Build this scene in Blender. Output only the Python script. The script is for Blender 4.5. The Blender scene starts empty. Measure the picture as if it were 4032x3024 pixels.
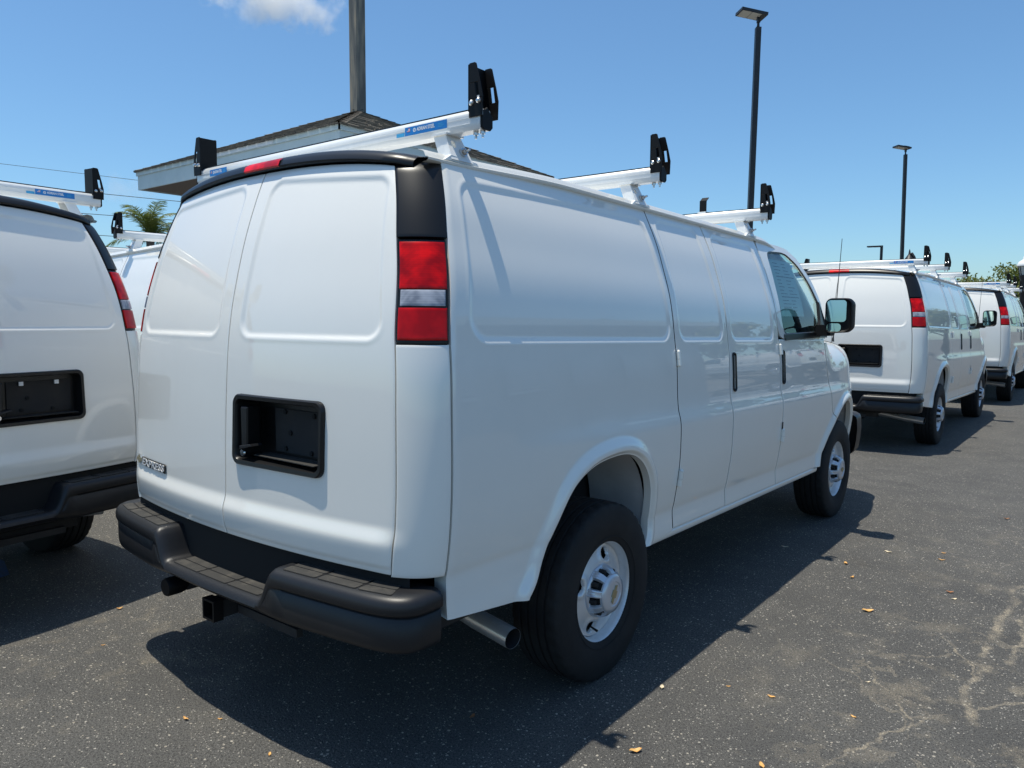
import bpy, bmesh, math, random
import numpy as np
from mathutils import Vector, Matrix
R = math.radians
random.seed(7)
rng = np.random.default_rng(11)

# ------------------------------------------------------------------ camera, sky, sun, exposure
scn = bpy.context.scene
col = scn.collection
cd = bpy.data.cameras.new('camera')
cam = bpy.data.objects.new('camera', cd)
col.objects.link(cam)
cd.sensor_width = 36.0
cd.lens = 26.573
cd.clip_start = 0.05
cd.clip_end = 6000
_r = Vector((0.78299013, 0.62200664, 0.00584683))
_u = Vector((-0.05910647, 0.06504043, 0.9961306))
_w = Vector((-0.61921957, 0.78030601, -0.08769064))
mw = Matrix(((_r.x, _u.x, -_w.x), (_r.y, _u.y, -_w.y), (_r.z, _u.z, -_w.z))).to_4x4()
mw.translation = Vector((2.61408, -1.53150, 1.53171))
cam.matrix_world = mw
scn.camera = cam

SUN_TRAVEL = Vector((0.395, 0.29, -2.3)).normalized()
to_sun = -SUN_TRAVEL
elev = math.asin(to_sun.z)
azim = math.atan2(to_sun.x, to_sun.y)
world = bpy.data.worlds.new('World')
scn.world = world
world.use_nodes = True
wn = world.node_tree
bg = wn.nodes['Background']
sky = wn.nodes.new('ShaderNodeTexSky')
sky.sky_type = 'NISHITA'
sky.sun_disc = False
sky.sun_elevation = elev
sky.sun_rotation = azim
sky.altitude = 0
sky.air_density = 1.0
sky.dust_density = 0.75
sky.ozone_density = 10.0
tint = wn.nodes.new('ShaderNodeMix'); tint.data_type = 'RGBA'; tint.blend_type = 'MULTIPLY'; tint.inputs[0].default_value = 1.0
tint.inputs[7].default_value = (.91, 1.02, .955, 1)     # camera white balance
wn.links.new(sky.outputs[0], tint.inputs[6]); wn.links.new(tint.outputs[2], bg.inputs['Color'])
bg.inputs['Strength'].default_value = 0.130
sd = bpy.data.lights.new('sun', 'SUN')
sd.energy = 4.15
sd.angle = R(0.53)
sd.color = (1.0, 0.945, 0.82)
sun = bpy.data.objects.new('sun', sd)
col.objects.link(sun)
sun.rotation_euler = SUN_TRAVEL.to_track_quat('-Z', 'Y').to_euler()
sun.location = (-5, -5, 30)
scn.cycles.volume_bounces = 8          # clouds scatter light many times
scn.view_settings.view_transform = 'Standard'
scn.view_settings.look = 'None'
scn.view_settings.gamma = 1.0
scn.view_settings.use_curve_mapping = False
scn.view_settings.exposure = 0.30

# ------------------------------------------------------------------ materials
MATS = {}
def nd(nt, t, **kw):
    n = nt.nodes.new(t)
    for k, v in kw.items():
        setattr(n, k, v)
    return n
def new_mat(name):
    m = bpy.data.materials.new(name)
    m.use_nodes = True
    nt = m.node_tree
    b = nt.nodes['Principled BSDF']
    MATS[name] = m
    return m, nt, b
def simple(name, c, rough=.5, metal=0., coat=0., coat_rough=.03, spec=.5, bump=None, var=None, emit=None):
    m, nt, b = new_mat(name)
    b.inputs['Base Color'].default_value = (*c, 1)
    b.inputs['Roughness'].default_value = rough
    b.inputs['Metallic'].default_value = metal
    b.inputs['Coat Weight'].default_value = coat
    b.inputs['Coat Roughness'].default_value = coat_rough
    b.inputs['Specular IOR Level'].default_value = spec
    tc = nd(nt, 'ShaderNodeTexCoord')
    if bump:
        sc, st, dist = bump
        n = nd(nt, 'ShaderNodeTexNoise'); n.inputs['Scale'].default_value = sc; n.inputs['Detail'].default_value = 3
        nt.links.new(tc.outputs['Object'], n.inputs['Vector'])
        bp = nd(nt, 'ShaderNodeBump'); bp.inputs['Strength'].default_value = st; bp.inputs['Distance'].default_value = dist
        nt.links.new(n.outputs['Fac'], bp.inputs['Height']); nt.links.new(bp.outputs['Normal'], b.inputs['Normal'])
    if var:
        sc, c2, lo, hi = var
        n = nd(nt, 'ShaderNodeTexNoise'); n.inputs['Scale'].default_value = sc; n.inputs['Detail'].default_value = 6
        n.inputs['Roughness'].default_value = .65
        nt.links.new(tc.outputs['Object'], n.inputs['Vector'])
        mr = nd(nt, 'ShaderNodeMapRange'); mr.inputs[1].default_value = lo; mr.inputs[2].default_value = hi
        nt.links.new(n.outputs['Fac'], mr.inputs[0])
        mx = nd(nt, 'ShaderNodeMix'); mx.data_type = 'RGBA'
        mx.inputs[6].default_value = (*c, 1); mx.inputs[7].default_value = (*c2, 1)
        nt.links.new(mr.outputs[0], mx.inputs[0]); nt.links.new(mx.outputs[2], b.inputs['Base Color'])
    return m

simple('white_paint', (.89, .868, .800), rough=.38, coat=1.0, coat_rough=.015, var=(2.2, (.87, .848, .782), .35, .75))
MATS['white_paint'].node_tree.nodes['Principled BSDF'].inputs['Coat IOR'].default_value = 1.65
simple('rack_white', (.80, .81, .80), rough=.28, coat=.4, var=(9, (.72, .73, .72), .5, .8))
simple('black_trim', (.0075, .0075, .008), rough=.34, spec=.4, bump=(420, .12, .001))
simple('bumper_black', (.012, .0125, .0145), rough=.42, spec=.42, bump=(520, .15, .0012), var=(5.0, (.019, .019, .020), .55, .8))
simple('tread_pad', (.026, .025, .023), rough=.72, bump=(300, .5, .003), var=(16, (.080, .072, .060), .5, .85))
simple('gap_black', (.006, .006, .006), rough=.9)
simple('underbody', (.016, .016, .017), rough=.8, var=(6, (.035, .03, .026), .45, .8))
simple('rubber', (.007, .007, .0078), rough=.78, bump=(160, .2, .002), var=(7, (.017, .0165, .016), .45, .8))
simple('wheel_silver', (.74, .74, .74), rough=.36, metal=.40, coat=.3, coat_rough=.2, var=(14, (.55, .55, .54), .5, .85))
simple('cap_silver', (.62, .64, .68), rough=.28, metal=.45, coat=.3)
simple('bolt_steel', (.62, .61, .60), rough=.25, metal=1.0)
simple('chrome', (.75, .75, .75), rough=.12, metal=1.0)
simple('gold', (.42, .35, .20), rough=.35, metal=.6)
simple('steel_pipe', (.80, .79, .77), rough=.28, metal=.7, var=(5, (.60, .56, .52), .5, .8))
simple('powder_black', (.005, .005, .0055), rough=.5, spec=.22)
simple('decal_blue', (.012, .20, .56), rough=.3)
simple('decal_light_blue', (.06, .38, .68), rough=.3)
simple('decal_white', (.80, .82, .84), rough=.4)
simple('decal_red', (.55, .05, .06), rough=.4)
simple('primer', (.55, .55, .55), rough=.6, var=(4, (.42, .42, .42), .4, .75))
simple('seat', (.05, .05, .053), rough=.85)
simple('partition', (.62, .64, .60), rough=.5)
simple('antenna', (.03, .03, .03), rough=.4)
simple('leaf_yellow', (.66, .38, .12), rough=.6, var=(40, (.52, .24, .06), .4, .7))
simple('leaf_brown', (.30, .13, .05), rough=.7)
simple('leaf_pale', (.62, .52, .36), rough=.7)
simple('pole_dark', (.016, .016, .018), rough=.45, var=(2.5, (.045, .036, .03), .55, .8))
simple('lamp_glass', (.55, .54, .48), rough=.3)
simple('fascia', (.62, .70, .69), rough=.55, var=(1.6, (.52, .60, .59), .45, .75), bump=(30, .1, .004))
simple('soffit', (.16, .13, .11), rough=.8)
simple('wall_paint', (.40, .44, .45), rough=.7, var=(1.2, (.32, .36, .37), .4, .7))
simple('flashing', (.80, .80, .78), rough=.4)
simple('wood_pole', (.16, .12, .09), rough=.85, var=(8, (.09, .07, .05), .4, .7))
simple('wire', (.02, .02, .02), rough=.6)
simple('trunk', (.17, .13, .10), rough=.9, bump=(18, .6, .03), var=(9, (.09, .07, .055), .4, .7))
simple('stucco', (.40, .38, .34), rough=.85, var=(1.0, (.33, .31, .28), .4, .7))
simple('louvre', (.78, .78, .76), rough=.5)
simple('dark_glass', (.02, .025, .03), rough=.05)
simple('sticker', (.80, .82, .82), rough=.5)
simple('sticker_ink', (.14, .16, .18), rough=.6)
simple('bay_blue', (.01, .06, .22), rough=.7, var=(30, (.03, .05, .10), .45, .7))
simple('badge_silver', (.78, .78, .78), rough=.3, metal=.25)
simple('scuff', (.12, .115, .11), rough=.7)

def leafmat(name, c1, c2):
    m, nt, b = new_mat(name)
    tc = nd(nt, 'ShaderNodeTexCoord')
    n = nd(nt, 'ShaderNodeTexNoise'); n.inputs['Scale'].default_value = 1.3; n.inputs['Detail'].default_value = 2
    nt.links.new(tc.outputs['Object'], n.inputs['Vector'])
    mr = nd(nt, 'ShaderNodeMapRange'); mr.inputs[1].default_value = .35; mr.inputs[2].default_value = .65
    nt.links.new(n.outputs['Fac'], mr.inputs[0])
    mx = nd(nt, 'ShaderNodeMix'); mx.data_type = 'RGBA'
    mx.inputs[6].default_value = (*c1, 1); mx.inputs[7].default_value = (*c2, 1)
    nt.links.new(mr.outputs[0], mx.inputs[0]); nt.links.new(mx.outputs[2], b.inputs['Base Color'])
    b.inputs['Roughness'].default_value = .5
    tr = nd(nt, 'ShaderNodeBsdfTranslucent'); nt.links.new(mx.outputs[2], tr.inputs['Color'])
    ms = nd(nt, 'ShaderNodeMixShader'); ms.inputs[0].default_value = .3
    out = nt.nodes['Material Output']
    nt.links.new(b.outputs[0], ms.inputs[1]); nt.links.new(tr.outputs[0], ms.inputs[2]); nt.links.new(ms.outputs[0], out.inputs[0])
leafmat('palm_leaf', (.08, .13, .022), (.19, .22, .05))
leafmat('tree_leaf', (.10, .14, .025), (.21, .23, .055))

def glassmat(name, tint, refl=.9, rough=0.0):
    m = bpy.data.materials.new(name); m.use_nodes = True; MATS[name] = m
    nt = m.node_tree; nt.nodes.remove(nt.nodes['Principled BSDF'])
    out = nt.nodes['Material Output']
    t = nd(nt, 'ShaderNodeBsdfTransparent'); t.inputs[0].default_value = (*tint, 1)
    g = nd(nt, 'ShaderNodeBsdfGlossy'); g.inputs['Roughness'].default_value = rough; g.inputs[0].default_value = (1, 1, 1, 1)
    fr = nd(nt, 'ShaderNodeFresnel'); fr.inputs['IOR'].default_value = 1.52
    ml = nd(nt, 'ShaderNodeMath', operation='MULTIPLY_ADD'); ml.inputs[1].default_value = 1.0; ml.inputs[2].default_value = .01
    ml.use_clamp = True
    nt.links.new(fr.outputs[0], ml.inputs[0])
    ms = nd(nt, 'ShaderNodeMixShader')
    nt.links.new(ml.outputs[0], ms.inputs[0]); nt.links.new(t.outputs[0], ms.inputs[1]); nt.links.new(g.outputs[0], ms.inputs[2])
    nt.links.new(ms.outputs[0], out.inputs[0])
glassmat('window_glass', (.62, .82, .77))
m, nt, b = new_mat('mirror_glass')
b.inputs['Base Color'].default_value = (.55, .75, .70, 1); b.inputs['Metallic'].default_value = 1; b.inputs['Roughness'].default_value = .02

def lensmat(name, c, c2, sx, sz, strength, rough=.12):
    """moulded plastic lamp lens: prism grid and bright reflector spots put into the colour under a clear gloss"""
    m, nt, b = new_mat(name)
    tc = nd(nt, 'ShaderNodeTexCoord')
    sp = nd(nt, 'ShaderNodeSeparateXYZ'); nt.links.new(tc.outputs['Object'], sp.inputs[0])
    ad = nd(nt, 'ShaderNodeMath', operation='SUBTRACT'); nt.links.new(sp.outputs['X'], ad.inputs[0]); nt.links.new(sp.outputs['Y'], ad.inputs[1])
    hs = []
    for src, f in ((ad.outputs[0], sx), (sp.outputs['Z'], sz)):
        mu = nd(nt, 'ShaderNodeMath', operation='MULTIPLY'); mu.inputs[1].default_value = f; nt.links.new(src, mu.inputs[0])
        si = nd(nt, 'ShaderNodeMath', operation='SINE'); nt.links.new(mu.outputs[0], si.inputs[0])
        hs.append(si)
    a = nd(nt, 'ShaderNodeMath', operation='ADD'); nt.links.new(hs[0].outputs[0], a.inputs[0]); nt.links.new(hs[1].outputs[0], a.inputs[1])
    gm = nd(nt, 'ShaderNodeMath', operation='MULTIPLY_ADD'); gm.inputs[1].default_value = strength; nt.links.new(a.outputs[0], gm.inputs[0])
    n = nd(nt, 'ShaderNodeTexNoise'); n.inputs['Scale'].default_value = 16; nt.links.new(tc.outputs['Object'], n.inputs['Vector'])
    mr = nd(nt, 'ShaderNodeMapRange'); mr.inputs[1].default_value = .38; mr.inputs[2].default_value = .68; nt.links.new(n.outputs['Fac'], mr.inputs[0])
    mx = nd(nt, 'ShaderNodeMix'); mx.data_type = 'RGBA'; mx.inputs[6].default_value = (*c, 1); mx.inputs[7].default_value = (*c2, 1)  # noise tone imitates bright reflector spots and lens depth
    nt.links.new(mr.outputs[0], gm.inputs[2]); gm.use_clamp = True; nt.links.new(gm.outputs[0], mx.inputs[0]); nt.links.new(mx.outputs[2], b.inputs['Base Color'])
    b.inputs['Roughness'].default_value = rough
    b.inputs['Coat Weight'].default_value = .25; b.inputs['Coat Roughness'].default_value = .02; b.inputs['Specular IOR Level'].default_value = .15
    b.inputs['Subsurface Weight'].default_value = 0
lensmat('lens_red', (.34, .001, .003), (.85, .004, .005), 820, 820, .05, .3)
lensmat('lens_red_plain', (.42, .001, .003), (.66, .003, .005), 120, 10, .04, .3)
lensmat('lens_clear', (.50, .52, .58), (.22, .24, .29), 820, 820, .10, .25)

# ------------------------------------------------------------------ mesh helpers
class MB:
    """collects vertices and faces (with material slots) into one mesh"""
    def __init__(s):
        s.v = []; s.f = []; s.m = []; s.mats = []
    def slot(s, mat):
        if mat not in s.mats: s.mats.append(mat)
        return s.mats.index(mat)
    def add(s, verts, faces, mat):
        o = len(s.v); k = s.slot(mat)
        s.v.extend([tuple(map(float, q)) for q in verts])
        s.f.extend([tuple(int(i) + o for i in f) for f in faces]); s.m.extend([k] * len(faces))
    def box(s, lo, hi, mat, mtx=None):
        (a, b, c), (d, e, f) = lo, hi
        V = [(a, b, c), (d, b, c), (d, e, c), (a, e, c), (a, b, f), (d, b, f), (d, e, f), (a, e, f)]
        if mtx is not None: V = [tuple(mtx @ Vector(q)) for q in V]
        s.add(V, [(0, 3, 2, 1), (4, 5, 6, 7), (0, 1, 5, 4), (1, 2, 6, 5), (2, 3, 7, 6), (3, 0, 4, 7)], mat)
    def prism(s, poly, axis, a, b, mat, bevel=0):
        """extrude 2D polygon along axis (0,1,2) from a to b"""
        n = len(poly)
        def P(q, t):
            l = [q[0], q[1]]; l.insert(axis, t); return tuple(l)
        if bevel > 0:
            c = np.mean(np.array(poly), 0)
            ip = []
            for i in range(n):
                p0, p1, p2 = np.array(poly[i - 1]), np.array(poly[i]), np.array(poly[(i + 1) % n])
                d1 = (p0 - p1) / (np.linalg.norm(p0 - p1) + 1e-9); d2 = (p2 - p1) / (np.linalg.norm(p2 - p1) + 1e-9)
                q = p1 + (d1 + d2) * bevel * .9
                if np.linalg.norm(d1 + d2) < .1: q = p1 + (c - p1) / np.linalg.norm(c - p1) * bevel
                ip.append(q)
            sg = 1 if b > a else -1
            V = [P(q, a) for q in ip] + [P(q, a + sg * bevel) for q in poly] + [P(q, b - sg * bevel) for q in poly] + [P(q, b) for q in ip]
            F = [tuple(range(n))[::-1], tuple(range(3 * n, 4 * n))]
            for k in range(3):
                for i in range(n):
                    j = (i + 1) % n
                    F.append((k * n + i, k * n + j, (k + 1) * n + j, (k + 1) * n + i))
        else:
            V = [P(q, a) for q in poly] + [P(q, b) for q in poly]
            F = [tuple(range(n))[::-1], tuple(range(n, 2 * n))] + [(i, (i + 1) % n, n + (i + 1) % n, n + i) for i in range(n)]
        s.add(V, F, mat)
    def tube(s, pts, rad, mat, n=12, caps=True):
        pts = [np.array(p, float) for p in pts]
        rads = rad if hasattr(rad, '__len__') else [rad] * len(pts)
        V = []; F = []
        ref = None
        for i, p in enumerate(pts):
            t = pts[min(i + 1, len(pts) - 1)] - pts[max(i - 1, 0)]; t /= (np.linalg.norm(t) + 1e-12)
            if ref is None:
                ref = np.cross(t, (0, 0, 1.));
                if np.linalg.norm(ref) < .1: ref = np.cross(t, (1., 0, 0))
            ref = ref - t * (ref @ t); ref /= np.linalg.norm(ref)
            bi = np.cross(t, ref)
            for k in range(n):
                a = 2 * math.pi * k / n
                V.append(p + rads[i] * (math.cos(a) * ref + math.sin(a) * bi))
        for i in range(len(pts) - 1):
            for k in range(n):
                l = (k + 1) % n
                F.append((i * n + k, i * n + l, (i + 1) * n + l, (i + 1) * n + k))
        if caps:
            F.append(tuple(range(n))[::-1]); F.append(tuple((len(pts) - 1) * n + k for k in range(n)))
        s.add(V, F, mat)
    def lathe(s, prof, axis, centre, mat, n=48, a0=0, a1=2 * math.pi):
        """prof: (radius, offset along axis)"""
        V = []; F = []
        full = abs(a1 - a0 - 2 * math.pi) < 1e-6
        m = n if full else n + 1
        o = [i for i in range(3) if i != axis]
        for (r, t) in prof:
            for k in range(m):
                a = a0 + (a1 - a0) * k / n
                q = [0, 0, 0]; q[axis] = centre[axis] + t; q[o[0]] = centre[o[0]] + r * math.cos(a); q[o[1]] = centre[o[1]] + r * math.sin(a)
                V.append(q)
        for i in range(len(prof) - 1):
            for k in range(n):
                l = (k + 1) % m
                F.append((i * m + k, i * m + l, (i + 1) * m + l, (i + 1) * m + k))
        s.add(V, F, mat)
    def grid(s, P, mat, flip=False):
        nu, nv = P.shape[:2]
        idx = np.arange(nu * nv).reshape(nu, nv)
        a, b, c, d = idx[:-1, :-1].ravel(), idx[1:, :-1].ravel(), idx[1:, 1:].ravel(), idx[:-1, 1:].ravel()
        F = np.stack([a, b, c, d] if not flip else [a, d, c, b], 1)
        s.add(P.reshape(-1, 3), F, mat)
    def build(s, name, parent=None, smooth=True, weld=0, recalc=False, angle=40):
        me = bpy.data.meshes.new(name)
        me.from_pydata(s.v, [], s.f)
        for m_ in s.mats: me.materials.append(MATS[m_])
        me.polygons.foreach_set('material_index', s.m)
        if weld or recalc:
            bm = bmesh.new(); bm.from_mesh(me)
            if weld: bmesh.ops.remove_doubles(bm, verts=bm.verts, dist=weld)
            if recalc: bmesh.ops.recalc_face_normals(bm, faces=bm.faces)
            bm.to_mesh(me); bm.free()
        if smooth:
            me.polygons.foreach_set('use_smooth', [True] * len(me.polygons))
            if angle: me.set_sharp_from_angle(angle=R(angle))
        me.update()
        o = bpy.data.objects.new(name, me)
        col.objects.link(o)
        if parent is not None: o.parent = parent
        return o

def tag(o, label, cat, group=None, kind=None):
    if label: o['label'] = label
    if cat: o['category'] = cat
    if group: o['group'] = group
    if kind: o['kind'] = kind
    return o
def empty(name, loc=(0, 0, 0), rz=0):
    o = bpy.data.objects.new(name, None); col.objects.link(o)
    o.location = loc; o.rotation_euler = (0, 0, rz); o.empty_display_size = .3
    return o
def copy_tree(o, parent=None):
    c = o.copy(); col.objects.link(c)
    if parent is not None: c.parent = parent
    for ch in list(o.children): copy_tree(ch, c)
    return c
def text_mesh(txt, size, extrude=0.0, shear=0.0, align='LEFT', spacing=1.0, offset=0.0):
    cu = bpy.data.curves.new('lettering', 'FONT'); cu.body = txt; cu.size = size; cu.extrude = extrude; cu.shear = shear
    cu.align_x = align; cu.space_character = spacing; cu.resolution_u = 3; cu.offset = offset
    ob = bpy.data.objects.new('lettering', cu); col.objects.link(ob)
    dg = bpy.context.evaluated_depsgraph_get(); dg.update()
    me = bpy.data.meshes.new_from_object(ob.evaluated_get(dg))
    bpy.data.objects.remove(ob); bpy.data.curves.remove(cu)
    V = np.array([v.co[:] for v in me.vertices]) if len(me.vertices) else np.zeros((0, 3)); F = [tuple(p.vertices) for p in me.polygons]
    bpy.data.meshes.remove(me)
    return V, F

def spline(xs, ys):
    """natural cubic spline, vectorised"""
    xs = np.array(xs, float); ys = np.array(ys, float); n = len(xs); h = np.diff(xs)
    A = np.zeros((n, n)); r = np.zeros(n); A[0, 0] = A[-1, -1] = 1
    for i in range(1, n - 1):
        A[i, i - 1] = h[i - 1]; A[i, i] = 2 * (h[i - 1] + h[i]); A[i, i + 1] = h[i]
        r[i] = 6 * ((ys[i + 1] - ys[i]) / h[i] - (ys[i] - ys[i - 1]) / h[i - 1])
    M = np.linalg.solve(A, r)
    def f(x):
        x = np.asarray(x, float); xc = np.clip(x, xs[0], xs[-1])
        i = np.clip(np.searchsorted(xs, xc) - 1, 0, n - 2)
        a = (xs[i + 1] - xc) / h[i]; b = (xc - xs[i]) / h[i]
        y = a * ys[i] + b * ys[i + 1] + ((a ** 3 - a) * M[i] + (b ** 3 - b) * M[i + 1]) * h[i] ** 2 / 6
        s0 = (ys[1] - ys[0]) / h[0] - h[0] * M[1] / 6; s1 = (ys[-1] - ys[-2]) / h[-1] + h[-1] * M[-2] / 6
        return np.where(x < xs[0], ys[0] + (x - xs[0]) * s0, np.where(x > xs[-1], ys[-1] + (x - xs[-1]) * s1, y))
    return f
def sstep(x, a, b):
    t = np.clip((x - a) / (b - a), 0, 1); return t * t * (3 - 2 * t)
def sdpoly(px, py, poly, r=0.0):
    """signed distance (negative inside) to a convex polygon with corners rounded by r"""
    poly = np.array(poly, float); n = len(poly); c = poly.mean(0)
    area = sum(poly[i, 0] * poly[(i + 1) % n, 1] - poly[(i + 1) % n, 0] * poly[i, 1] for i in range(n))
    if area < 0: poly = poly[::-1]
    if r > 0:   # inset
        L = []
        for i in range(n):
            a, b = poly[i], poly[(i + 1) % n]; d = (b - a) / np.linalg.norm(b - a); nn = np.array([-d[1], d[0]])
            L.append((a + nn * r, d))
        q = []
        for i in range(n):
            (p1, d1), (p2, d2) = L[i - 1], L[i]
            t = np.linalg.solve(np.array([d1, -d2]).T, p2 - p1); q.append(p1 + d1 * t[0])
        poly = np.array(q)
    dist = np.full(np.shape(px), 1e9); inside = np.ones(np.shape(px), bool)
    for i in range(n):
        a, b = poly[i], poly[(i + 1) % n]; e = b - a
        t = np.clip(((px - a[0]) * e[0] + (py - a[1]) * e[1]) / (e @ e), 0, 1)
        dx = px - a[0] - t * e[0]; dy = py - a[1] - t * e[1]
        dist = np.minimum(dist, np.hypot(dx, dy))
        inside &= (e[0] * (py - a[1]) - e[1] * (px - a[0])) >= 0
    return np.where(inside, -dist, dist) - r
def edged(n, length, e=.004):
    """0..1 samples with an extra pair close to both ends"""
    t = np.linspace(0, 1, n); k = e / length
    return np.unique(np.concatenate([[0, k, 2.5 * k], t[(t > 3 * k) & (t < 1 - 3 * k)], [1 - 2.5 * k, 1 - k, 1]]))
def grid_normals(P):
    du = np.gradient(P, axis=0); dv = np.gradient(P, axis=1)
    n = np.cross(du, dv); return n / (np.linalg.norm(n, axis=2, keepdims=True) + 1e-12)
def fold(P, N, depth=.014, inset=.0012):
    """adds a turned-in flange round a panel's edge"""
    P = P.copy()
    B = np.pad(P, ((1, 1), (1, 1), (0, 0)), mode='edge'); NB = np.pad(N, ((1, 1), (1, 1), (0, 0)), mode='edge')
    m = np.zeros(B.shape[:2]); m[0, :] = m[-1, :] = 1; m[:, 0] = m[:, -1] = 1
    m2 = np.zeros(B.shape[:2]); m2[1, 1:-1] = m2[-2, 1:-1] = 1; m2[1:-1, 1] = m2[1:-1, -2] = 1
    return B - NB * (m * depth + m2 * inset)[..., None]

# ------------------------------------------------------------------ ground
def asphalt():
    m, nt, b = new_mat('asphalt')
    L = nt.links.new
    tc = nd(nt, 'ShaderNodeTexCoord'); O = tc.outputs['Object']
    def noise(sc, det=4, rough=.6, vec=O):
        n = nd(nt, 'ShaderNodeTexNoise'); n.inputs['Scale'].default_value = sc; n.inputs['Detail'].default_value = det; n.inputs['Roughness'].default_value = rough
        L(vec, n.inputs['Vector']); return n
    def mrange(s, a, b_, c=0., d=1.):
        r = nd(nt, 'ShaderNodeMapRange'); r.inputs[1].default_value = a; r.inputs[2].default_value = b_; r.inputs[3].default_value = c; r.inputs[4].default_value = d
        L(s, r.inputs[0]); return r.outputs[0]
    def math_(op, a, b_=None, clamp=False):
        n = nd(nt, 'ShaderNodeMath', operation=op); n.use_clamp = clamp
        for i, q in enumerate((a, b_)):
            if q is None: continue
            if isinstance(q, (int, float)): n.inputs[i].default_value = q
            else: L(q, n.inputs[i])
        return n.outputs[0]
    def mix(fac, c1, c2):
        x = nd(nt, 'ShaderNodeMix'); x.data_type = 'RGBA'
        if isinstance(fac, float): x.inputs[0].default_value = fac
        else: L(fac, x.inputs[0])
        for i, q in ((6, c1), (7, c2)):
            if isinstance(q, tuple): x.inputs[i].default_value = (*q, 1)
            else: L(q, x.inputs[i])
        return x.outputs[2]
    big = noise(.55, 5); med = noise(3.2, 5); fine = noise(110, 4, .75); grit = noise(300, 2, .6)
    base = mix(mrange(big.outputs['Fac'], .35, .68), (.078, .076, .073), (.120, .116, .108))
    base = mix(mrange(med.outputs['Fac'], .40, .72, 0, .6), base, (.145, .138, .125))
    base = mix(mrange(fine.outputs['Fac'], .47, .58, 0, .80), base, (.022, .022, .022))
    base = mix(mrange(grit.outputs['Fac'], .54, .66, 0, .65), base, (.27, .26, .24))
    # pale aggregate chips
    dis = noise(35, 2); wv = nd(nt, 'ShaderNodeVectorMath', operation='MULTIPLY_ADD'); L(dis.outputs['Color'], wv.inputs[0]); wv.inputs[1].default_value = (.012, .012, .012); L(O, wv.inputs[2])
    chips = []
    for sc, th, keep in ((66, .36, .82), (135, .42, .78)):
        v = nd(nt, 'ShaderNodeTexVoronoi'); v.inputs['Scale'].default_value = sc; L(wv.outputs[0], v.inputs['Vector'])
        sp = nd(nt, 'ShaderNodeSeparateColor'); L(v.outputs['Color'], sp.inputs[0])
        patch = mrange(med.outputs['Fac'], .30, .62, -.10, .10)
        k = math_('GREATER_THAN', math_('ADD', sp.outputs[0], patch), keep)
        d = math_('LESS_THAN', v.outputs['Distance'], math_('MULTIPLY', sp.outputs[1], th))
        chips.append((math_('MULTIPLY', k, d), sp.outputs[2]))
    tone = mix(chips[0][1], (.40, .34, .25), (.72, .69, .62))
    base = mix(math_('MULTIPLY', chips[0][0], .85), base, tone)
    base = mix(math_('MULTIPLY', chips[1][0], .75), base, (.52, .49, .43))
    # sand lying in cracks and hollows of the worn area, and thinly elsewhere
    def blob(cx, cy, r0, r1):
        sub = nd(nt, 'ShaderNodeVectorMath', operation='DISTANCE'); L(O, sub.inputs[0]); sub.inputs[1].default_value = (cx, cy, 0)
        return mrange(sub.outputs['Value'], r0, r1, 1, 0)
    worn = math_('MAXIMUM', blob(2.65, 1.9, .35, 1.5), math_('MULTIPLY', blob(3.6, 4.0, .3, 2.6), .8))
    worn2 = math_('MULTIPLY', blob(-.9, .05, .1, 1.1), .45)
    dn = noise(2.0, 4); dv = nd(nt, 'ShaderNodeVectorMath', operation='MULTIPLY_ADD'); L(dn.outputs['Color'], dv.inputs[0]); dv.inputs[1].default_value = (.55, .55, .55); L(O, dv.inputs[2])
    vc = nd(nt, 'ShaderNodeTexVoronoi'); vc.feature = 'DISTANCE_TO_EDGE'; vc.inputs['Scale'].default_value = 1.35; L(dv.outputs[0], vc.inputs['Vector'])
    wid = mrange(noise(5, 4).outputs['Fac'], .42, .72, .0, .035)
    crack = math_('MULTIPLY', math_('LESS_THAN', vc.outputs['Distance'], wid), .55)
    sxyz = nd(nt, 'ShaderNodeSeparateXYZ'); wob = noise(1.6, 5, .65); wv2 = nd(nt, 'ShaderNodeVectorMath', operation='MULTIPLY_ADD'); L(wob.outputs['Color'], wv2.inputs[0]); wv2.inputs[1].default_value = (.34, .34, 0); wob.inputs['Detail'].default_value = 8; L(O, wv2.inputs[2]); L(wv2.outputs[0], sxyz.inputs[0])
    def seam(x0, y0, x1, y1, w):       # a long sand-filled crack between two spots
        ln = math.hypot(x1 - x0, y1 - y0); ux, uy = (x1 - x0) / ln, (y1 - y0) / ln
        X_ = math_('SUBTRACT', sxyz.outputs['X'], x0 + .17); Y_ = math_('SUBTRACT', sxyz.outputs['Y'], y0 + .17)
        al = math_('ADD', math_('MULTIPLY', X_, ux), math_('MULTIPLY', Y_, uy)); ac = math_('ABSOLUTE', math_('SUBTRACT', math_('MULTIPLY', X_, -uy), math_('MULTIPLY', Y_, -ux)))
        inr = math_('MULTIPLY', mrange(al, -.05, .05), mrange(al, ln + .05, ln - .05))
        return math_('MULTIPLY', mrange(ac, w, w * .35), inr)
    seams = math_('MAXIMUM', math_('MAXIMUM', seam(2.26, 1.72, 2.28, 3.7, .026), seam(2.36, 2.4, 2.34, 5.2, .018)), math_('MAXIMUM', seam(2.10, 2.55, 2.28, 2.05, .009), math_('MAXIMUM', seam(2.20, 1.72, 1.90, 1.05, .010), seam(1.84, 2.02, 2.12, 1.55, .009))))
    seams = math_('MULTIPLY', seams, mrange(noise(9, 5, .7).outputs['Fac'], .40, .58, .08, 1.0))
    gritty = mrange(noise(150, 4, .8).outputs['Fac'], .40, .58)
    sandpatch = mrange(noise(3.6, 6, .7).outputs['Fac'], .52, .64)
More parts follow.
